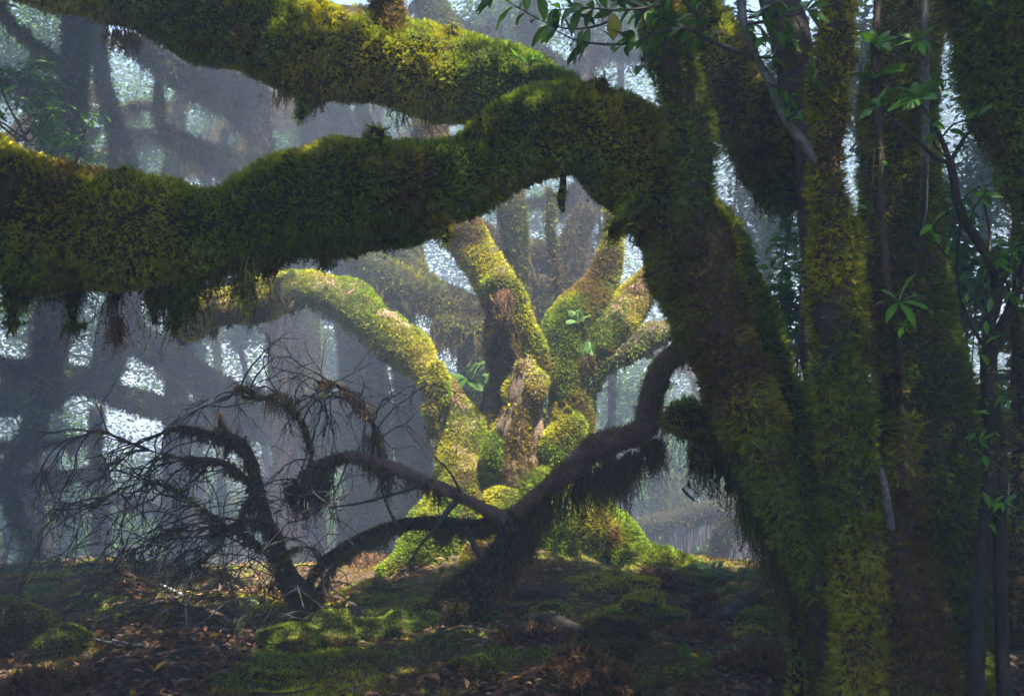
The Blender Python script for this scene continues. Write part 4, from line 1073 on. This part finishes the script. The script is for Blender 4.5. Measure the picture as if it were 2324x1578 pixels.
# ferns
def fern(u, v, size, lab, at=None, n_fr=5, tone=BRIGHT, up=0.8, seed=0, lean=0.0, group='small ferns'):
    r = np.random.default_rng(seed)
    q = ground_at(u, v) if at is None else at
    root = thing('fern', q, lab, 'fern', group)
    for k in range(n_fr):
        a = r.uniform(0, 6.28)
        d = unit(np.array([math.cos(a) * 0.8 + lean, math.sin(a) * 0.6 - 0.25, up]))
        path = twig_path(q, d, size * r.uniform(0.7, 1.1), 12, 0.12, r, 0.08)
        g = Geo()
        add_limb(g, limb(np.column_stack([path, np.linspace(0.004, 0.001, 13)]), 0, 1, 0.03, 0.01, world=True, rscale=1))
        t = unit(np.gradient(path, axis=0))
        w_ = unit(np.cross(t, np.array([0, -0.4, 1.0])))
        for sg in (-1, 1):
            i = np.linspace(2, 12, 22)
            pb = np.stack([np.interp(i, range(13), path[:, c]) for c in range(3)], 1)
            tt, ww = t[i.astype(int)], w_[i.astype(int)]
            ln = size * 0.26 * np.sin(np.pi * (0.18 + 0.8 * (i - 2) / 10.5)) + 0.004
            add_leaves(g, pb, tt * 0.45 + ww * sg, np.tile([0, -0.4, 1.0], (22, 1)), ln, ln * 0.33, np.tile(tone * r.uniform(.8, 1.2), (22, 1)), 0.1)
        g.build('frond', M_LEAF, root, smooth=False)


fern(1556, 1520, 0.16, 'small bright fern standing on the leaf litter', seed=1, n_fr=4)
fern(1310, 725, 0.17, 'pale fern growing on the upper right limb of the old tree', at=P(1312, 735, 8.95), seed=2, tone=np.array([.14, .26, .08]), n_fr=5)
fern(1335, 790, 0.18, 'single fern hanging from the old tree limb', at=P(1335, 770, 8.92), seed=3, n_fr=2, up=-0.9, tone=np.array([.11, .26, .06]))
fern(1310, 1350, 0.13, 'fern beside the dark boulder', seed=4, n_fr=4)
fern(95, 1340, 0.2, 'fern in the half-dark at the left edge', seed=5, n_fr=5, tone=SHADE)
fern(1210, 118, 0.16, 'bright fern tuft on the upper limb behind the hump', at=P(1200, 150, 5.75), seed=6, n_fr=6, tone=np.array([.12, .30, .02]))
fern(1060, 830, 0.5, 'dim fern clump in the gap behind the old tree', at=P(1065, 870, 10.6), seed=7, n_fr=7, tone=SHADE)

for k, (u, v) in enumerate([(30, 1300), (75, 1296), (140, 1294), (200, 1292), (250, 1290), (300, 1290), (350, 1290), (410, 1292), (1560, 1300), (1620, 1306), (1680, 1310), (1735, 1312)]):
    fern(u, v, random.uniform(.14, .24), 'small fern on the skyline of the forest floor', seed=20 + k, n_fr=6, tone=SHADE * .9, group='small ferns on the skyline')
# a twig hanging by a spider thread right of the V-shaped bough
q = P(1560, 1125, 6.2)
HT = thing('hanging_twig', q, 'tiny broken twig dangling on a thread in front of the mist', 'twig')
g = Geo()
add_limb(g, limb([(1549, 1108, 6.2, 3), (1556, 1118, 6.2, 3.2), (1572, 1132, 6.2, 2.6)], 0.05, 1, 0.01, 0.005, rscale=1))
add_limb(g, limb([(1571, 1133, 6.2, 2), (1569, 1126, 6.2, 1.5)], 0.05, 1, 0.01, 0.005, rscale=1))
g.build('twig', M_BARK, HT)
g = Geo()
add_leaves(g, P(1560, 1092, 6.2)[None], np.array([[0.35, 0, -1.0]]), np.array([[0.2, -1, 0.]]), 0.045, 0.022, np.array([[0.04, 0.06, 0.01]]), 0.2, simple=False)
g.build('leaf', M_LEAF, HT)
g = Geo()
add_limb(g, limb([np.append(P(1558, 1120, 6.2), .0004), np.append(P(1560, 1090, 6.2), .0004), np.append(P(1575, 850, 6.0), .0004)], 0, 1, 0.2, 0.01, world=True, rscale=1))
g.build('thread', M_STICK, HT)

# ================================================================== trees in the mist
def bg_tree(name, lab, limbs, leaves=(), mix=(0.2, 0.4, 0.4), dens=1200, mat=None, hang=18, seed=0, hl=0.45, group='trees standing in the mist', blen=0.09, shade_mul=0.4):
    """limbs: list of (part name, knots); the first is the trunk and is carried down to the ground."""
    first = limbs[0][1]
    q = P(*first[-1][:3])
    gz = float(ground_z(q[0], q[1]))
    kn = [np.append(P(u, v, d), r * d / F) for u, v, d, r in first]
    if kn[-1][2] > gz:
        kn.append(np.array([q[0], q[1], gz - 0.2, kn[-1][3] * 1.25]))
    root = thing(name, (q[0], q[1], gz), lab, 'tree', group)
    for k, (nm, pts) in enumerate(limbs):
        L = limb(kn if k == 0 else pts, 0.14, seed + k, 0.12, 0.12, world=(k == 0))
        o = add_limb(Geo(), L).build(nm, (mat or M_UNDER) if k == 0 else M_UNDER, root)
        p, n = surf_sample(L, dens)
        m = Geo()
        add_fronds(m, p, n, np.full(len(p), blen), moss_colour(p, mix, seed) * shade_mul, 1, 0.8, 0.5)  # moss colour dimmed to stand in for shade on these sunlit trees
        m.build('moss', M_MOSS, o, smooth=False)
        if hang:
            h = Geo()
            hang_clumps(h, L, hang, 16, hl, 0.06, HB, 0.008, seed)
            if h.n:
                h.build('hanging_moss', M_MOSS, o, smooth=False)
    for k, cr in enumerate(leaves):
        foliage(root, *cr, seed=seed * 7 + k)
    return root


def foliage(root, u, v, d, ru, rv, n, tone=(0.05, 0.105, 0.02), size=0.14, dens=0.42, seed=0, rd=None, freq=None):
    r = np.random.default_rng(seed + 5)
    c = P(u, v, d)
    R = np.array([ru * d / F, (rd or ru * d / F * 0.7), rv * d / F])
    nc = n // 10
    b = unit(r.normal(0, 1, (nc, 3))) * (r.random((nc, 1)) ** 0.45)
    q = c + b * R
    q = q[fbm(q, freq or 1.1, seed) > dens]
    p = np.repeat(q, 10, 0) + r.normal(0, 0.17, (len(q) * 10, 3))
    az = r.uniform(0, 6.28, len(p))
    dr_ = np.stack([np.cos(az), np.sin(az), r.uniform(-0.8, 0.3, len(p))], 1)
    nn = unit(np.array([0, -0.3, 1.0]) + r.normal(0, 0.5, (len(p), 3)))
    col = np.array(tone) * r.uniform(0.6, 1.5, (len(p), 1))
    g = Geo()
    add_leaves(g, p, dr_, nn, r.uniform(0.7, 1.3, len(p)) * size, r.uniform(0.3, 0.5, len(p)) * size, col)
    # small boughs that carry the leaves
    for k in range(5):
        e = c + unit(r.normal(0, 1, 3)) * R * 0.8
        a = c + np.array([0, 0, -R[2] * 0.9])
        m_ = (a + e) / 2 + r.normal(0, 0.2, 3)
        add_limb(g, limb([np.append(a, .04), np.append(m_, .025), np.append(e, .008)], 0.1, k, 0.3, 0.05, world=True))
    return g.build('foliage', M_FAR, root, smooth=False)


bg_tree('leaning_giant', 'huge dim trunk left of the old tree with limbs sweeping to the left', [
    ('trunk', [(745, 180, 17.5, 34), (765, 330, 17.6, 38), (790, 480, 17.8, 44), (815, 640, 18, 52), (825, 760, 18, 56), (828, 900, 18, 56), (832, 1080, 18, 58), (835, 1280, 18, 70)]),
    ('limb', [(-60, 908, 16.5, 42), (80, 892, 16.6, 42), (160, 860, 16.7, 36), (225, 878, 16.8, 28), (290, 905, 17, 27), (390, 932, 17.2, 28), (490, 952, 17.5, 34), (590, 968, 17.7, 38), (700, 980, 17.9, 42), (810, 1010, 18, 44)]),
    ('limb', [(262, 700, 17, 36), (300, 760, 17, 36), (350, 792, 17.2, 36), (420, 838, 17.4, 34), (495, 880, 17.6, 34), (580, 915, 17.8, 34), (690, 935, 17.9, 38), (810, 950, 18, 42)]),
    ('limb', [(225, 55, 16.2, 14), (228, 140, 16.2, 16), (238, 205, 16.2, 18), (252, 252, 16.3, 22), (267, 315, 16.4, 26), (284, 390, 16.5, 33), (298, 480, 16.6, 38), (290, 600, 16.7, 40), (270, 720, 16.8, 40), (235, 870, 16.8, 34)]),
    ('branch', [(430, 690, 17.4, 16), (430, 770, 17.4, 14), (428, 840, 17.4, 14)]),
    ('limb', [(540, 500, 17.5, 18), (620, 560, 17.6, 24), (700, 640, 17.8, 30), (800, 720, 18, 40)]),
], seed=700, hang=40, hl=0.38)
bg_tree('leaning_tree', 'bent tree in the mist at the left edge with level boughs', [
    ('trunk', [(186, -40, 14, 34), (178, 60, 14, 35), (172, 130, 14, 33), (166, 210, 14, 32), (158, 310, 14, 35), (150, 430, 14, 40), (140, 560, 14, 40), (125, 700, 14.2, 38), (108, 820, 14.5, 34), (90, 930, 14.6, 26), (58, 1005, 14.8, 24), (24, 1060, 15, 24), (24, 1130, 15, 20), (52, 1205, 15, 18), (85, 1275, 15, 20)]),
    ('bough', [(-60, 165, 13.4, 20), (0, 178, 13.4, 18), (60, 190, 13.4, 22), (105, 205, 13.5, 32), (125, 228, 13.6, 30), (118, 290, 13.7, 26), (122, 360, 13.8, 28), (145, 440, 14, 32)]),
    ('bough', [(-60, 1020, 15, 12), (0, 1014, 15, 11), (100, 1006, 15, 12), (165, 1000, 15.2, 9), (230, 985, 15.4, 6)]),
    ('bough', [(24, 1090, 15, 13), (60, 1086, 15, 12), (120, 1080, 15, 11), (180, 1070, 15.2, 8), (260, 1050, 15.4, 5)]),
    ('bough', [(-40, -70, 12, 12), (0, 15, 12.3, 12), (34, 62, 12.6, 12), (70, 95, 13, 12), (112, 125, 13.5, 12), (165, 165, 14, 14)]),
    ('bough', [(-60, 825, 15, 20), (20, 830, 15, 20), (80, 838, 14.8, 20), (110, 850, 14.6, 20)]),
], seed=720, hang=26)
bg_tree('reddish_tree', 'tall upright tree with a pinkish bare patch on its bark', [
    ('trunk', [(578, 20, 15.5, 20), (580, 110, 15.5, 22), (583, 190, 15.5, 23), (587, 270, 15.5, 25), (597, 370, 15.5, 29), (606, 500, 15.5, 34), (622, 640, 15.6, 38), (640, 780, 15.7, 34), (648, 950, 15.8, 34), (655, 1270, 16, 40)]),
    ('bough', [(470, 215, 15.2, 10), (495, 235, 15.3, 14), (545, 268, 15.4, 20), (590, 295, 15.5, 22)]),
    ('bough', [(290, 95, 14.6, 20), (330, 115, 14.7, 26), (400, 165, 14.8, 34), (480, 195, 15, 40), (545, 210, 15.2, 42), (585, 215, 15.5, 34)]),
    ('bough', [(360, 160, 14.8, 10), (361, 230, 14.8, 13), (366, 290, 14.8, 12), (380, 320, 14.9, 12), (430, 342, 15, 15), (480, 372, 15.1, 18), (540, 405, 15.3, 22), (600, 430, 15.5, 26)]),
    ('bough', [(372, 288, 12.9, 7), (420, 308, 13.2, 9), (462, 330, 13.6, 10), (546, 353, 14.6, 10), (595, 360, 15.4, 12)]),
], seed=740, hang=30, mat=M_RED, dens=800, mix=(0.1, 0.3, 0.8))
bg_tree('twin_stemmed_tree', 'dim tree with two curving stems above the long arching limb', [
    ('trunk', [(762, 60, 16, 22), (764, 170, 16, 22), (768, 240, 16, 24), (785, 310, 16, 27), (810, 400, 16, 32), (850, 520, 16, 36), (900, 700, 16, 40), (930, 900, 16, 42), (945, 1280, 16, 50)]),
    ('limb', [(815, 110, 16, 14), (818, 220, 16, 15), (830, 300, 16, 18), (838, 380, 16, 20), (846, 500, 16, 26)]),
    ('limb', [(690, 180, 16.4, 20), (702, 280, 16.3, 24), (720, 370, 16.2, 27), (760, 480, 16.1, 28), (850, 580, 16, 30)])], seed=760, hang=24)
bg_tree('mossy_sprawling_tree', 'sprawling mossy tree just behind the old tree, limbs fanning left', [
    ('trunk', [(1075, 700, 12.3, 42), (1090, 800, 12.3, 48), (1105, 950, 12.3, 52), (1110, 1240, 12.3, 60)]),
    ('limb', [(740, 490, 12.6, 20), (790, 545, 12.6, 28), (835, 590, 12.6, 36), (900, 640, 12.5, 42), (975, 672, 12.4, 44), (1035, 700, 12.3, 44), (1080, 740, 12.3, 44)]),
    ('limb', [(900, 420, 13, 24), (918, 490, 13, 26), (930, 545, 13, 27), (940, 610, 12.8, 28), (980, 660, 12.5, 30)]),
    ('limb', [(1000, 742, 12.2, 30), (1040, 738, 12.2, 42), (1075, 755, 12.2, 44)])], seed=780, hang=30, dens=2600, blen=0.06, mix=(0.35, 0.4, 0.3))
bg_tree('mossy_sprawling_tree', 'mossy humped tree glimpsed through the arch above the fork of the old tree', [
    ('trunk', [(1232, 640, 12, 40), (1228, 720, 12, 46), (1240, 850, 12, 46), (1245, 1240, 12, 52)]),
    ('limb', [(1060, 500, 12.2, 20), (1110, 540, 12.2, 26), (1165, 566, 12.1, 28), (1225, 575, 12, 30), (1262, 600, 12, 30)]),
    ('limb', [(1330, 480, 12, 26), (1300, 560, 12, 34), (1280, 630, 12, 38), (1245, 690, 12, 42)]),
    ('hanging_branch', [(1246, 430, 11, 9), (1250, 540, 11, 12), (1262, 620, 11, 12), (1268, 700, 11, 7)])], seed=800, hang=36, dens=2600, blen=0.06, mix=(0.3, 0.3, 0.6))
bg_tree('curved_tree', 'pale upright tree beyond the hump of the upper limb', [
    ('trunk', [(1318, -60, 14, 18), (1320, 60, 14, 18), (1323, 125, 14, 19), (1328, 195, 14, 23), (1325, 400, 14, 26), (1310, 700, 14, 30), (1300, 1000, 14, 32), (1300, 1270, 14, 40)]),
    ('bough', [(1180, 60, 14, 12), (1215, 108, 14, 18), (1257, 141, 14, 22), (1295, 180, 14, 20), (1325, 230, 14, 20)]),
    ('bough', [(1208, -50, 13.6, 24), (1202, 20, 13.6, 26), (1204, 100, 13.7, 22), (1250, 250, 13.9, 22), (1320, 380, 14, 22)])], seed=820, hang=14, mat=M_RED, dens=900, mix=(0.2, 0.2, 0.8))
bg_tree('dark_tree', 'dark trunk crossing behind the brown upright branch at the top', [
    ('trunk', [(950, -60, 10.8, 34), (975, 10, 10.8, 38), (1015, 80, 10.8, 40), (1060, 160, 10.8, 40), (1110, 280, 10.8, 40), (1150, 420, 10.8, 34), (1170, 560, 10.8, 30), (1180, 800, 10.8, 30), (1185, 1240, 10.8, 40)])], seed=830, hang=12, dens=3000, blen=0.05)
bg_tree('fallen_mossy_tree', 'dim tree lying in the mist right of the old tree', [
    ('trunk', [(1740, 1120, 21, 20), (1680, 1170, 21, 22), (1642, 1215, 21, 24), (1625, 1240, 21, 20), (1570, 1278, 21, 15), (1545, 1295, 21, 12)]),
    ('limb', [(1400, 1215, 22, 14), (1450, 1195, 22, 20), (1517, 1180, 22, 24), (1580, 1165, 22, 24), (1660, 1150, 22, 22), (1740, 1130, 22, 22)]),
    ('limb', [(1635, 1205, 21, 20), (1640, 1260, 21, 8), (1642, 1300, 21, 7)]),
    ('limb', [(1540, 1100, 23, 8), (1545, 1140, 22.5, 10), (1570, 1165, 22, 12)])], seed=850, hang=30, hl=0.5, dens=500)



def tangle(name, lab, seed, trunk, starts, mix=(0.2, 0.4, 0.5)):
    """A contorted tree in the mist: wandering boughs with side branches, hung with moss."""
    r = np.random.default_rng(seed)
    limbs = [('trunk', trunk)]
    for (u, v, d, rad, du, dv, n) in starts:
        pts, x, y, a = [], u, v, math.atan2(dv, du)
        for k in range(n):
            pts.append((x, y, d + 0.12 * k * r.choice([-1, 1]), max(rad * (1 - 0.75 * k / n), 2.5)))
            a += r.normal(0, 0.42) - 0.10 * math.sin(a - math.atan2(dv, du))
            x += math.cos(a) * r.uniform(45, 80)
            y += math.sin(a) * r.uniform(45, 80)
            if k and r.random() < 0.75:
                b, sx, sy, sub = a + r.choice([-1, 1]) * r.uniform(0.6, 1.3), x, y, []
                for j in range(r.integers(3, 6)):
                    sub.append((sx, sy, d, max(rad * 0.42 * (1 - 0.2 * j) * (1 - 0.5 * k / n), 2.0)))
                    b += r.normal(0, 0.4)
                    sx += math.cos(b) * r.uniform(25, 50)
                    sy += math.sin(b) * r.uniform(25, 50)
                limbs.append(('branch', sub))
        limbs.append(('bough', pts))
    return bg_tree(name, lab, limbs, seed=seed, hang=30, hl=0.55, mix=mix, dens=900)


tangle('contorted_tree', 'contorted tree whose boughs tangle above the long limb at upper left', 861,
       [(392, 240, 18.5, 20), (400, 330, 18.5, 22), (385, 450, 18.5, 24), (410, 640, 18.5, 26), (400, 900, 18.5, 28), (410, 1280, 18.5, 34)],
       [(395, 300, 18.5, 18, -1, -.15, 6), (390, 380, 18.5, 16, 1, -.3, 6), (392, 250, 18.5, 15, 1, -.5, 5), (392, 250, 18.5, 14, -1, -.7, 5), (400, 440, 18.5, 14, -1, .1, 5), (405, 700, 18.5, 15, 1, -.3, 5)])
tangle('contorted_tree', 'contorted tree with drooping boughs seen between the two great limbs', 871,
       [(705, 100, 20, 22), (700, 240, 20, 24), (690, 380, 20, 26), (700, 700, 20, 28), (705, 1280, 20, 36)],
       [(702, 200, 20, 20, 1, -.1, 6), (700, 280, 20, 18, -1, -.2, 5), (695, 340, 20, 18, 1, .15, 6), (702, 150, 20, 16, -1, -.5, 5), (700, 760, 20, 18, -1, .1, 5)])
tangle('contorted_tree', 'contorted tree behind the fork of the old tree', 881,
       [(1120, 60, 16, 20), (1135, 200, 16, 22), (1150, 400, 16, 26), (1160, 700, 16, 30), (1160, 1280, 16, 38)],
       [(1145, 350, 16, 18, 1, -.2, 6), (1150, 480, 16, 16, 1, .1, 6), (1150, 430, 16, 16, -1, -.2, 5), (1125, 120, 16, 14, 1, -.2, 5), (1120, 90, 16, 14, -1, .1, 4)])
tangle('contorted_tree', 'contorted tree deep in the mist right of the V-shaped bough', 891,
       [(1500, 800, 23, 18), (1490, 900, 23, 18), (1500, 1050, 23, 20), (1495, 1280, 23, 24)],
       [(1495, 980, 23, 13, 1, -.2, 5), (1492, 920, 23, 12, -1, -.3, 4), (1500, 1080, 23, 14, 1, .15, 5)])
tangle('contorted_tree', 'contorted tree low at far left with boughs near the ground', 895,
       [(220, 930, 20, 16), (215, 1020, 20, 18), (230, 1120, 20, 18), (225, 1280, 20, 24)],
       [(222, 1080, 20, 14, -1, -.1, 5), (228, 1130, 20, 12, 1, .1, 5)])

# leafy trees and shrubs farther off: trunk + crown
FAR = [
    ('pale leafy tree on the far left under the level boughs', 90, 480, 21, 150, 120, 7000, 14), ('leafy tree filling the top left corner', 60, 120, 20, 170, 130, 8000, 12), ('leafy tree between the two bent stems at upper left', 330, 330, 22, 120, 130, 6000, 10),
    ('tall leafy tree above the reddish one', 480, 110, 24, 170, 100, 7000, 12), ('leafy tree right of the pinkish bark patch', 690, 330, 22, 120, 110, 6000, 10), ('leafy tree left of the pinkish bark patch', 470, 300, 23, 110, 90, 5000, 10),
    ('leafy tree showing below the upper limb', 860, 300, 24, 130, 90, 6000, 10), ('bright leafy tree at the top centre', 1140, 60, 19, 110, 110, 6000, 10), ('leafy tree behind the twigs at the top', 1410, 60, 19, 140, 110, 6000, 10),
    ('leafy tree at the middle left above the glow', 150, 740, 24, 230, 70, 7000, 12), ('leafy tree at the left edge below the sweeping limb', 110, 985, 22, 120, 55, 3500, 9),     ('rounded pale tree low in the mist at left', 170, 1190, 24, 170, 100, 8000, 10), ('rounded pale tree low in the mist, second from the left', 430, 1180, 26, 150, 100, 7000, 10), ('misty leafy tree behind the dead shrub', 700, 1150, 25, 150, 110, 6000, 10),
    ('small-crowned tree high between the dim trunks', 540, 745, 24, 90, 45, 2000, 8), ('misty round-crowned tree left of the old tree', 935, 940, 21, 75, 100, 4500, 9), ('misty tree behind the right-hand fork', 1430, 930, 23, 90, 110, 5500, 9),
    ('misty tree between the V-shaped bough and the big front trunk', 1545, 1030, 25, 110, 120, 5500, 9), ('misty tree low on the right', 1460, 1130, 27, 110, 70, 3500, 9), ('leafy tree seen through the arch', 1180, 470, 22, 90, 80, 2600, 9),
    ('leafy tree between the front stems at the right', 1740, 380, 15, 90, 260, 6000, 12), ('tall leafy tree beyond the right edge saplings', 2230, 330, 14, 120, 200, 6000, 12), ('leafy tree between the golden stem and the thick trunk', 1960, 150, 13, 90, 200, 4000, 10),
    ('dim leafy tree left of the huge dim trunk', 720, 820, 26, 90, 90, 3500, 9), ('misty tree under the sweeping limb at far left', 60, 1110, 27, 120, 70, 3500, 9), ('faint tree below the golden left limb', 900, 1120, 28, 90, 90, 3500, 8),
]
for k, (lab, u, v, d, ru, rv, n, tr_) in enumerate(FAR):
    lean = {330: -330, 540: 100}.get(u, random.uniform(-40, 40))
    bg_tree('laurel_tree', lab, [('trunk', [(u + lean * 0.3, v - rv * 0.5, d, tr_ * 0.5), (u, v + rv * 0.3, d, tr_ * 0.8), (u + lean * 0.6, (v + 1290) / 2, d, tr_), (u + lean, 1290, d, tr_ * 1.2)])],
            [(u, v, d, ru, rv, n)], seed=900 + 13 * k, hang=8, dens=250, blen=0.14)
# the wood far off, one mass of leaves with the sky showing through its gaps
r = np.random.default_rng(5)
c = np.stack([r.uniform(-24, 24, 34000), r.uniform(29, 38, 34000), r.uniform(-4.5, 13.5, 34000)], 1)
den = fbm(c * np.array([1, .6, 1]), .42, 8) + 0.10 * (fbm(c, 1.3, 9) - .5)
for u, v, ru, rv, a in ((370, 978, 150, 52, .75), (290, 860, 150, 30, .7), (90, 830, 60, 28, .6), (170, 955, 110, 30, .5), (200, 1045, 80, 26, .4), (540, 835, 80, 36, .4), (1420, 215, 60, 60, .5), (1170, 520, 50, 60, .4), (760, 820, 30, 60, .4), (990, 590, 40, 70, .4), (1560, 890, 40, 60, .4), (2190, 1180, 60, 90, .5)):
    g0 = P(u, v, 33)
    den = den - a * np.exp(-((c[:, 0] - g0[0]) / (ru * 33 / F)) ** 2 - ((c[:, 2] - g0[2]) / (rv * 33 / F)) ** 2)
c = c[den > 0.16 - 0.12 * sstep(2, 6, c[:, 2])]
p = np.repeat(c, 12, 0) + r.normal(0, .3, (len(c) * 12, 3))
az = r.uniform(0, 6.28, len(p))
g = Geo()
add_leaves(g, p, np.stack([np.cos(az), np.sin(az), r.uniform(-.8, .3, len(p))], 1), unit(np.array([0, -.3, 1.]) + r.normal(0, .5, (len(p), 3))), r.uniform(.13, .24, len(p)), r.uniform(.06, .11, len(p)), np.array([.05, .10, .02]) * r.uniform(.6, 1.5, (len(p), 1)))
tag(g.build('far_foliage', M_FAR, smooth=False), 'far-off wood reading as one dim mass of leaves in the mist', 'far wood', kind='stuff')
shade_canopy(bpy.data.objects['leaning_giant'], -15, 9, 10.8, 16, 8.4, 11, 90000, 44)  # unseen leaves added to keep the sun off the misty trees
# laurel shrubs at the right edge behind the saplings
for k, (u, v, d, ru, rv, n, lab) in enumerate([(2215, 560, 7.5, 95, 150, 1700, 'glossy laurel shrub behind the forked sapling'), (2190, 880, 9, 90, 170, 1500, 'sparse laurel shrub low behind the forked sapling'), (1775, 600, 7.2, 60, 200, 900, 'laurel shrub showing between the front stems'),
                                               (165, 330, 10.5, 60, 60, 260, 'leafy shrub beside the bent tree at upper left'), (40, 230, 10, 90, 90, 500, 'fine-leaved shrub at the upper left edge'), (1600, 60, 6.6, 70, 50, 300, 'leafy shrub behind the first golden stem at the top'),
                                               (2310, 800, 7, 60, 230, 1300, 'shrub half cut off by the right edge')]):
    q = P(u, v + rv, d)
    gz = float(ground_z(q[0], q[1]))
    if k in (3, 4, 5):                       # these grow on a bough, not from the ground
        gz = float(q[2])
    root = thing('laurel_shrub', (q[0], q[1], gz), lab, 'shrub', 'laurel shrubs')
    r = np.random.default_rng(1500 + k)
    g = Geo()
    tips = []
    for j in range(9):
        e = P(u + r.uniform(-ru, ru), v + r.uniform(-rv, rv), d + r.uniform(-.4, .4))
        b = np.array([q[0] + r.normal(0, .05), q[1], gz])
        m_ = (b + e) / 2 + r.normal(0, .12, 3)
        L = limb([np.append(b, .012), np.append(m_, .009), np.append(e, .004)], 0.05, j, 0.06, 0.02, world=True, rscale=1)
        add_limb(g, L)
        tips.append(L['c'][len(L['c']) // 2:])
    g.build('stems', M_BARK, root)
    c = np.vstack(tips)
    c = c[np.abs((c - CAM) @ UP / ((c - CAM) @ FWD) * F + (v - CY)) < rv * 1.2]
    i = r.integers(0, len(c), n)
    az = r.uniform(0, 6.28, n)
    dd = np.stack([np.cos(az), np.sin(az), r.uniform(-.6, .4, n)], 1)
    g = Geo()
    ll = r.uniform(.07, .14, n)
    add_leaves(g, c[i] + r.normal(0, .05, (n, 3)), dd, unit(np.array([0, -.3, 1.]) + r.normal(0, .4, (n, 3))), ll, ll * .38, SHADE * r.uniform(.6, 1.5, (n, 1)), .15, simple=False)
    g.build('leaves', M_LEAF, root)

# the wood goes on behind and beside the camera: these trees keep the open sky off the near ground
for k, (x, y, h, rx, ry, rz, lab) in enumerate([(-3.5, -7, 1.4, 4.2, 2.6, 2.0, 'bushy tree standing in the wood behind the viewpoint'), (3.5, -7.5, 1.4, 4.2, 2.6, 2.0, 'bushy tree behind the viewpoint on the other side'), (-9.5, -1.5, 3.4, 2.6, 4.2, 4.0, 'bushy tree out of view to the left of the viewpoint'),
                                                (9.5, -1.5, 3.4, 2.6, 4.2, 4.0, 'bushy tree out of view to the right of the viewpoint'), (-9.8, 6.0, 3.4, 2.4, 3.4, 3.8, 'bushy tree just out of view beyond the left edge'), (9.8, 6.5, 3.4, 2.4, 3.4, 3.8, 'bushy tree just out of view beyond the right edge')]):
    root = thing('laurel_tree', (x, y, float(ground_z(x, y))), lab, 'tree', 'trees round the viewpoint')
    add_limb(Geo(), limb([(x, y, h + 1, .1), (x + .2, y, h * .5, .17), (x, y, -.3, .25)], .12, k, .15, .1, world=True)).build('trunk', M_BARK, root)
    r = np.random.default_rng(2000 + k)
    q = np.array([x, y, h]) + unit(r.normal(0, 1, (3200, 3))) * r.random((3200, 1)) ** 0.4 * np.array([rx, ry, rz])
    q = q[(fbm(q, .7, k) > .36) & (q[:, 2] > 0)]
    p = np.repeat(q, 12, 0) + r.normal(0, .25, (len(q) * 12, 3))
    az = r.uniform(0, 6.28, len(p))
    g = Geo()
    add_leaves(g, p, np.stack([np.cos(az), np.sin(az), r.uniform(-.8, .3, len(p))], 1), unit(r.normal(0, .6, (len(p), 3)) + np.array([0, 0, 1.])), r.uniform(.15, .25, len(p)), r.uniform(.07, .11, len(p)), np.array([.04, .085, .015]) * r.uniform(.6, 1.4, (len(p), 1)))
    g.build('foliage', M_LEAF, root, smooth=False)

# thin saplings on the misty skyline at the right: one built, the rest copies
r = np.random.default_rng(31)
q0 = P(1560, 1290, 25)
proto = None
for k in range(34):
    u, d = r.uniform(1470, 1800), r.uniform(22, 29)
    q = P(u, 1290, d)
    q[2] = float(ground_z(q[0], q[1]))
    if proto is None:
        proto = thing('thin_sapling', (0, 0, 0), 'thin forked sapling among many on the misty skyline', 'sapling', 'thin saplings on the misty skyline')
        g = Geo()
        for a, b in ((0, .25), (-.45, .18), (.5, .15), (-.15, .12)):
            add_limb(g, limb([(0, 0, -.3, .045), (a * .2, 0, .9, .035), (a * .7, .1, 1.9, .025), (a * 1.3, .1, 3.2, .010)], 0.1, 3, 0.15, 0.06, world=True))
        st_ = g.build('stem', M_BARK, proto)
        root, parts = proto, [st_]
    else:
        root = proto.copy()
        COL.objects.link(root)
        c = st_.copy()
        COL.objects.link(c)
        c.parent = root
    root.location = q
    root.rotation_euler = (0, r.uniform(-.12, .12), r.uniform(0, 6.28))
    s = r.uniform(.6, 1.15)
    root.scale = (s, s, s)

# ================================================================== the mist
m, n, l, p_, out = new_mat('mist')
n.remove(p_)
vol = n.new('ShaderNodeVolumePrincipled')
vol.inputs['Color'].default_value = (0.62, 0.745, 1.0, 1)
vol.inputs['Density'].default_value = HAZE_DENSITY
vol.inputs['Anisotropy'].default_value = 0.1
if 'Density Attribute' in vol.inputs:
    vol.inputs['Density Attribute'].default_value = ''
l.new(vol.outputs[0], out.inputs['Volume'])
x0, x1, y0, y1, z0, z1 = -48, 48, -11, 93, -8.5, 13.5
g = Geo()
g.add([(x, y, z) for x in (x0, x1) for y in (y0, y1) for z in (z0, z1)], quads=[(0, 1, 3, 2), (4, 6, 7, 5), (0, 4, 5, 1), (2, 3, 7, 6), (0, 2, 6, 4), (1, 5, 7, 3)])
tag(g.build('haze', m, smooth=False), kind='stuff')
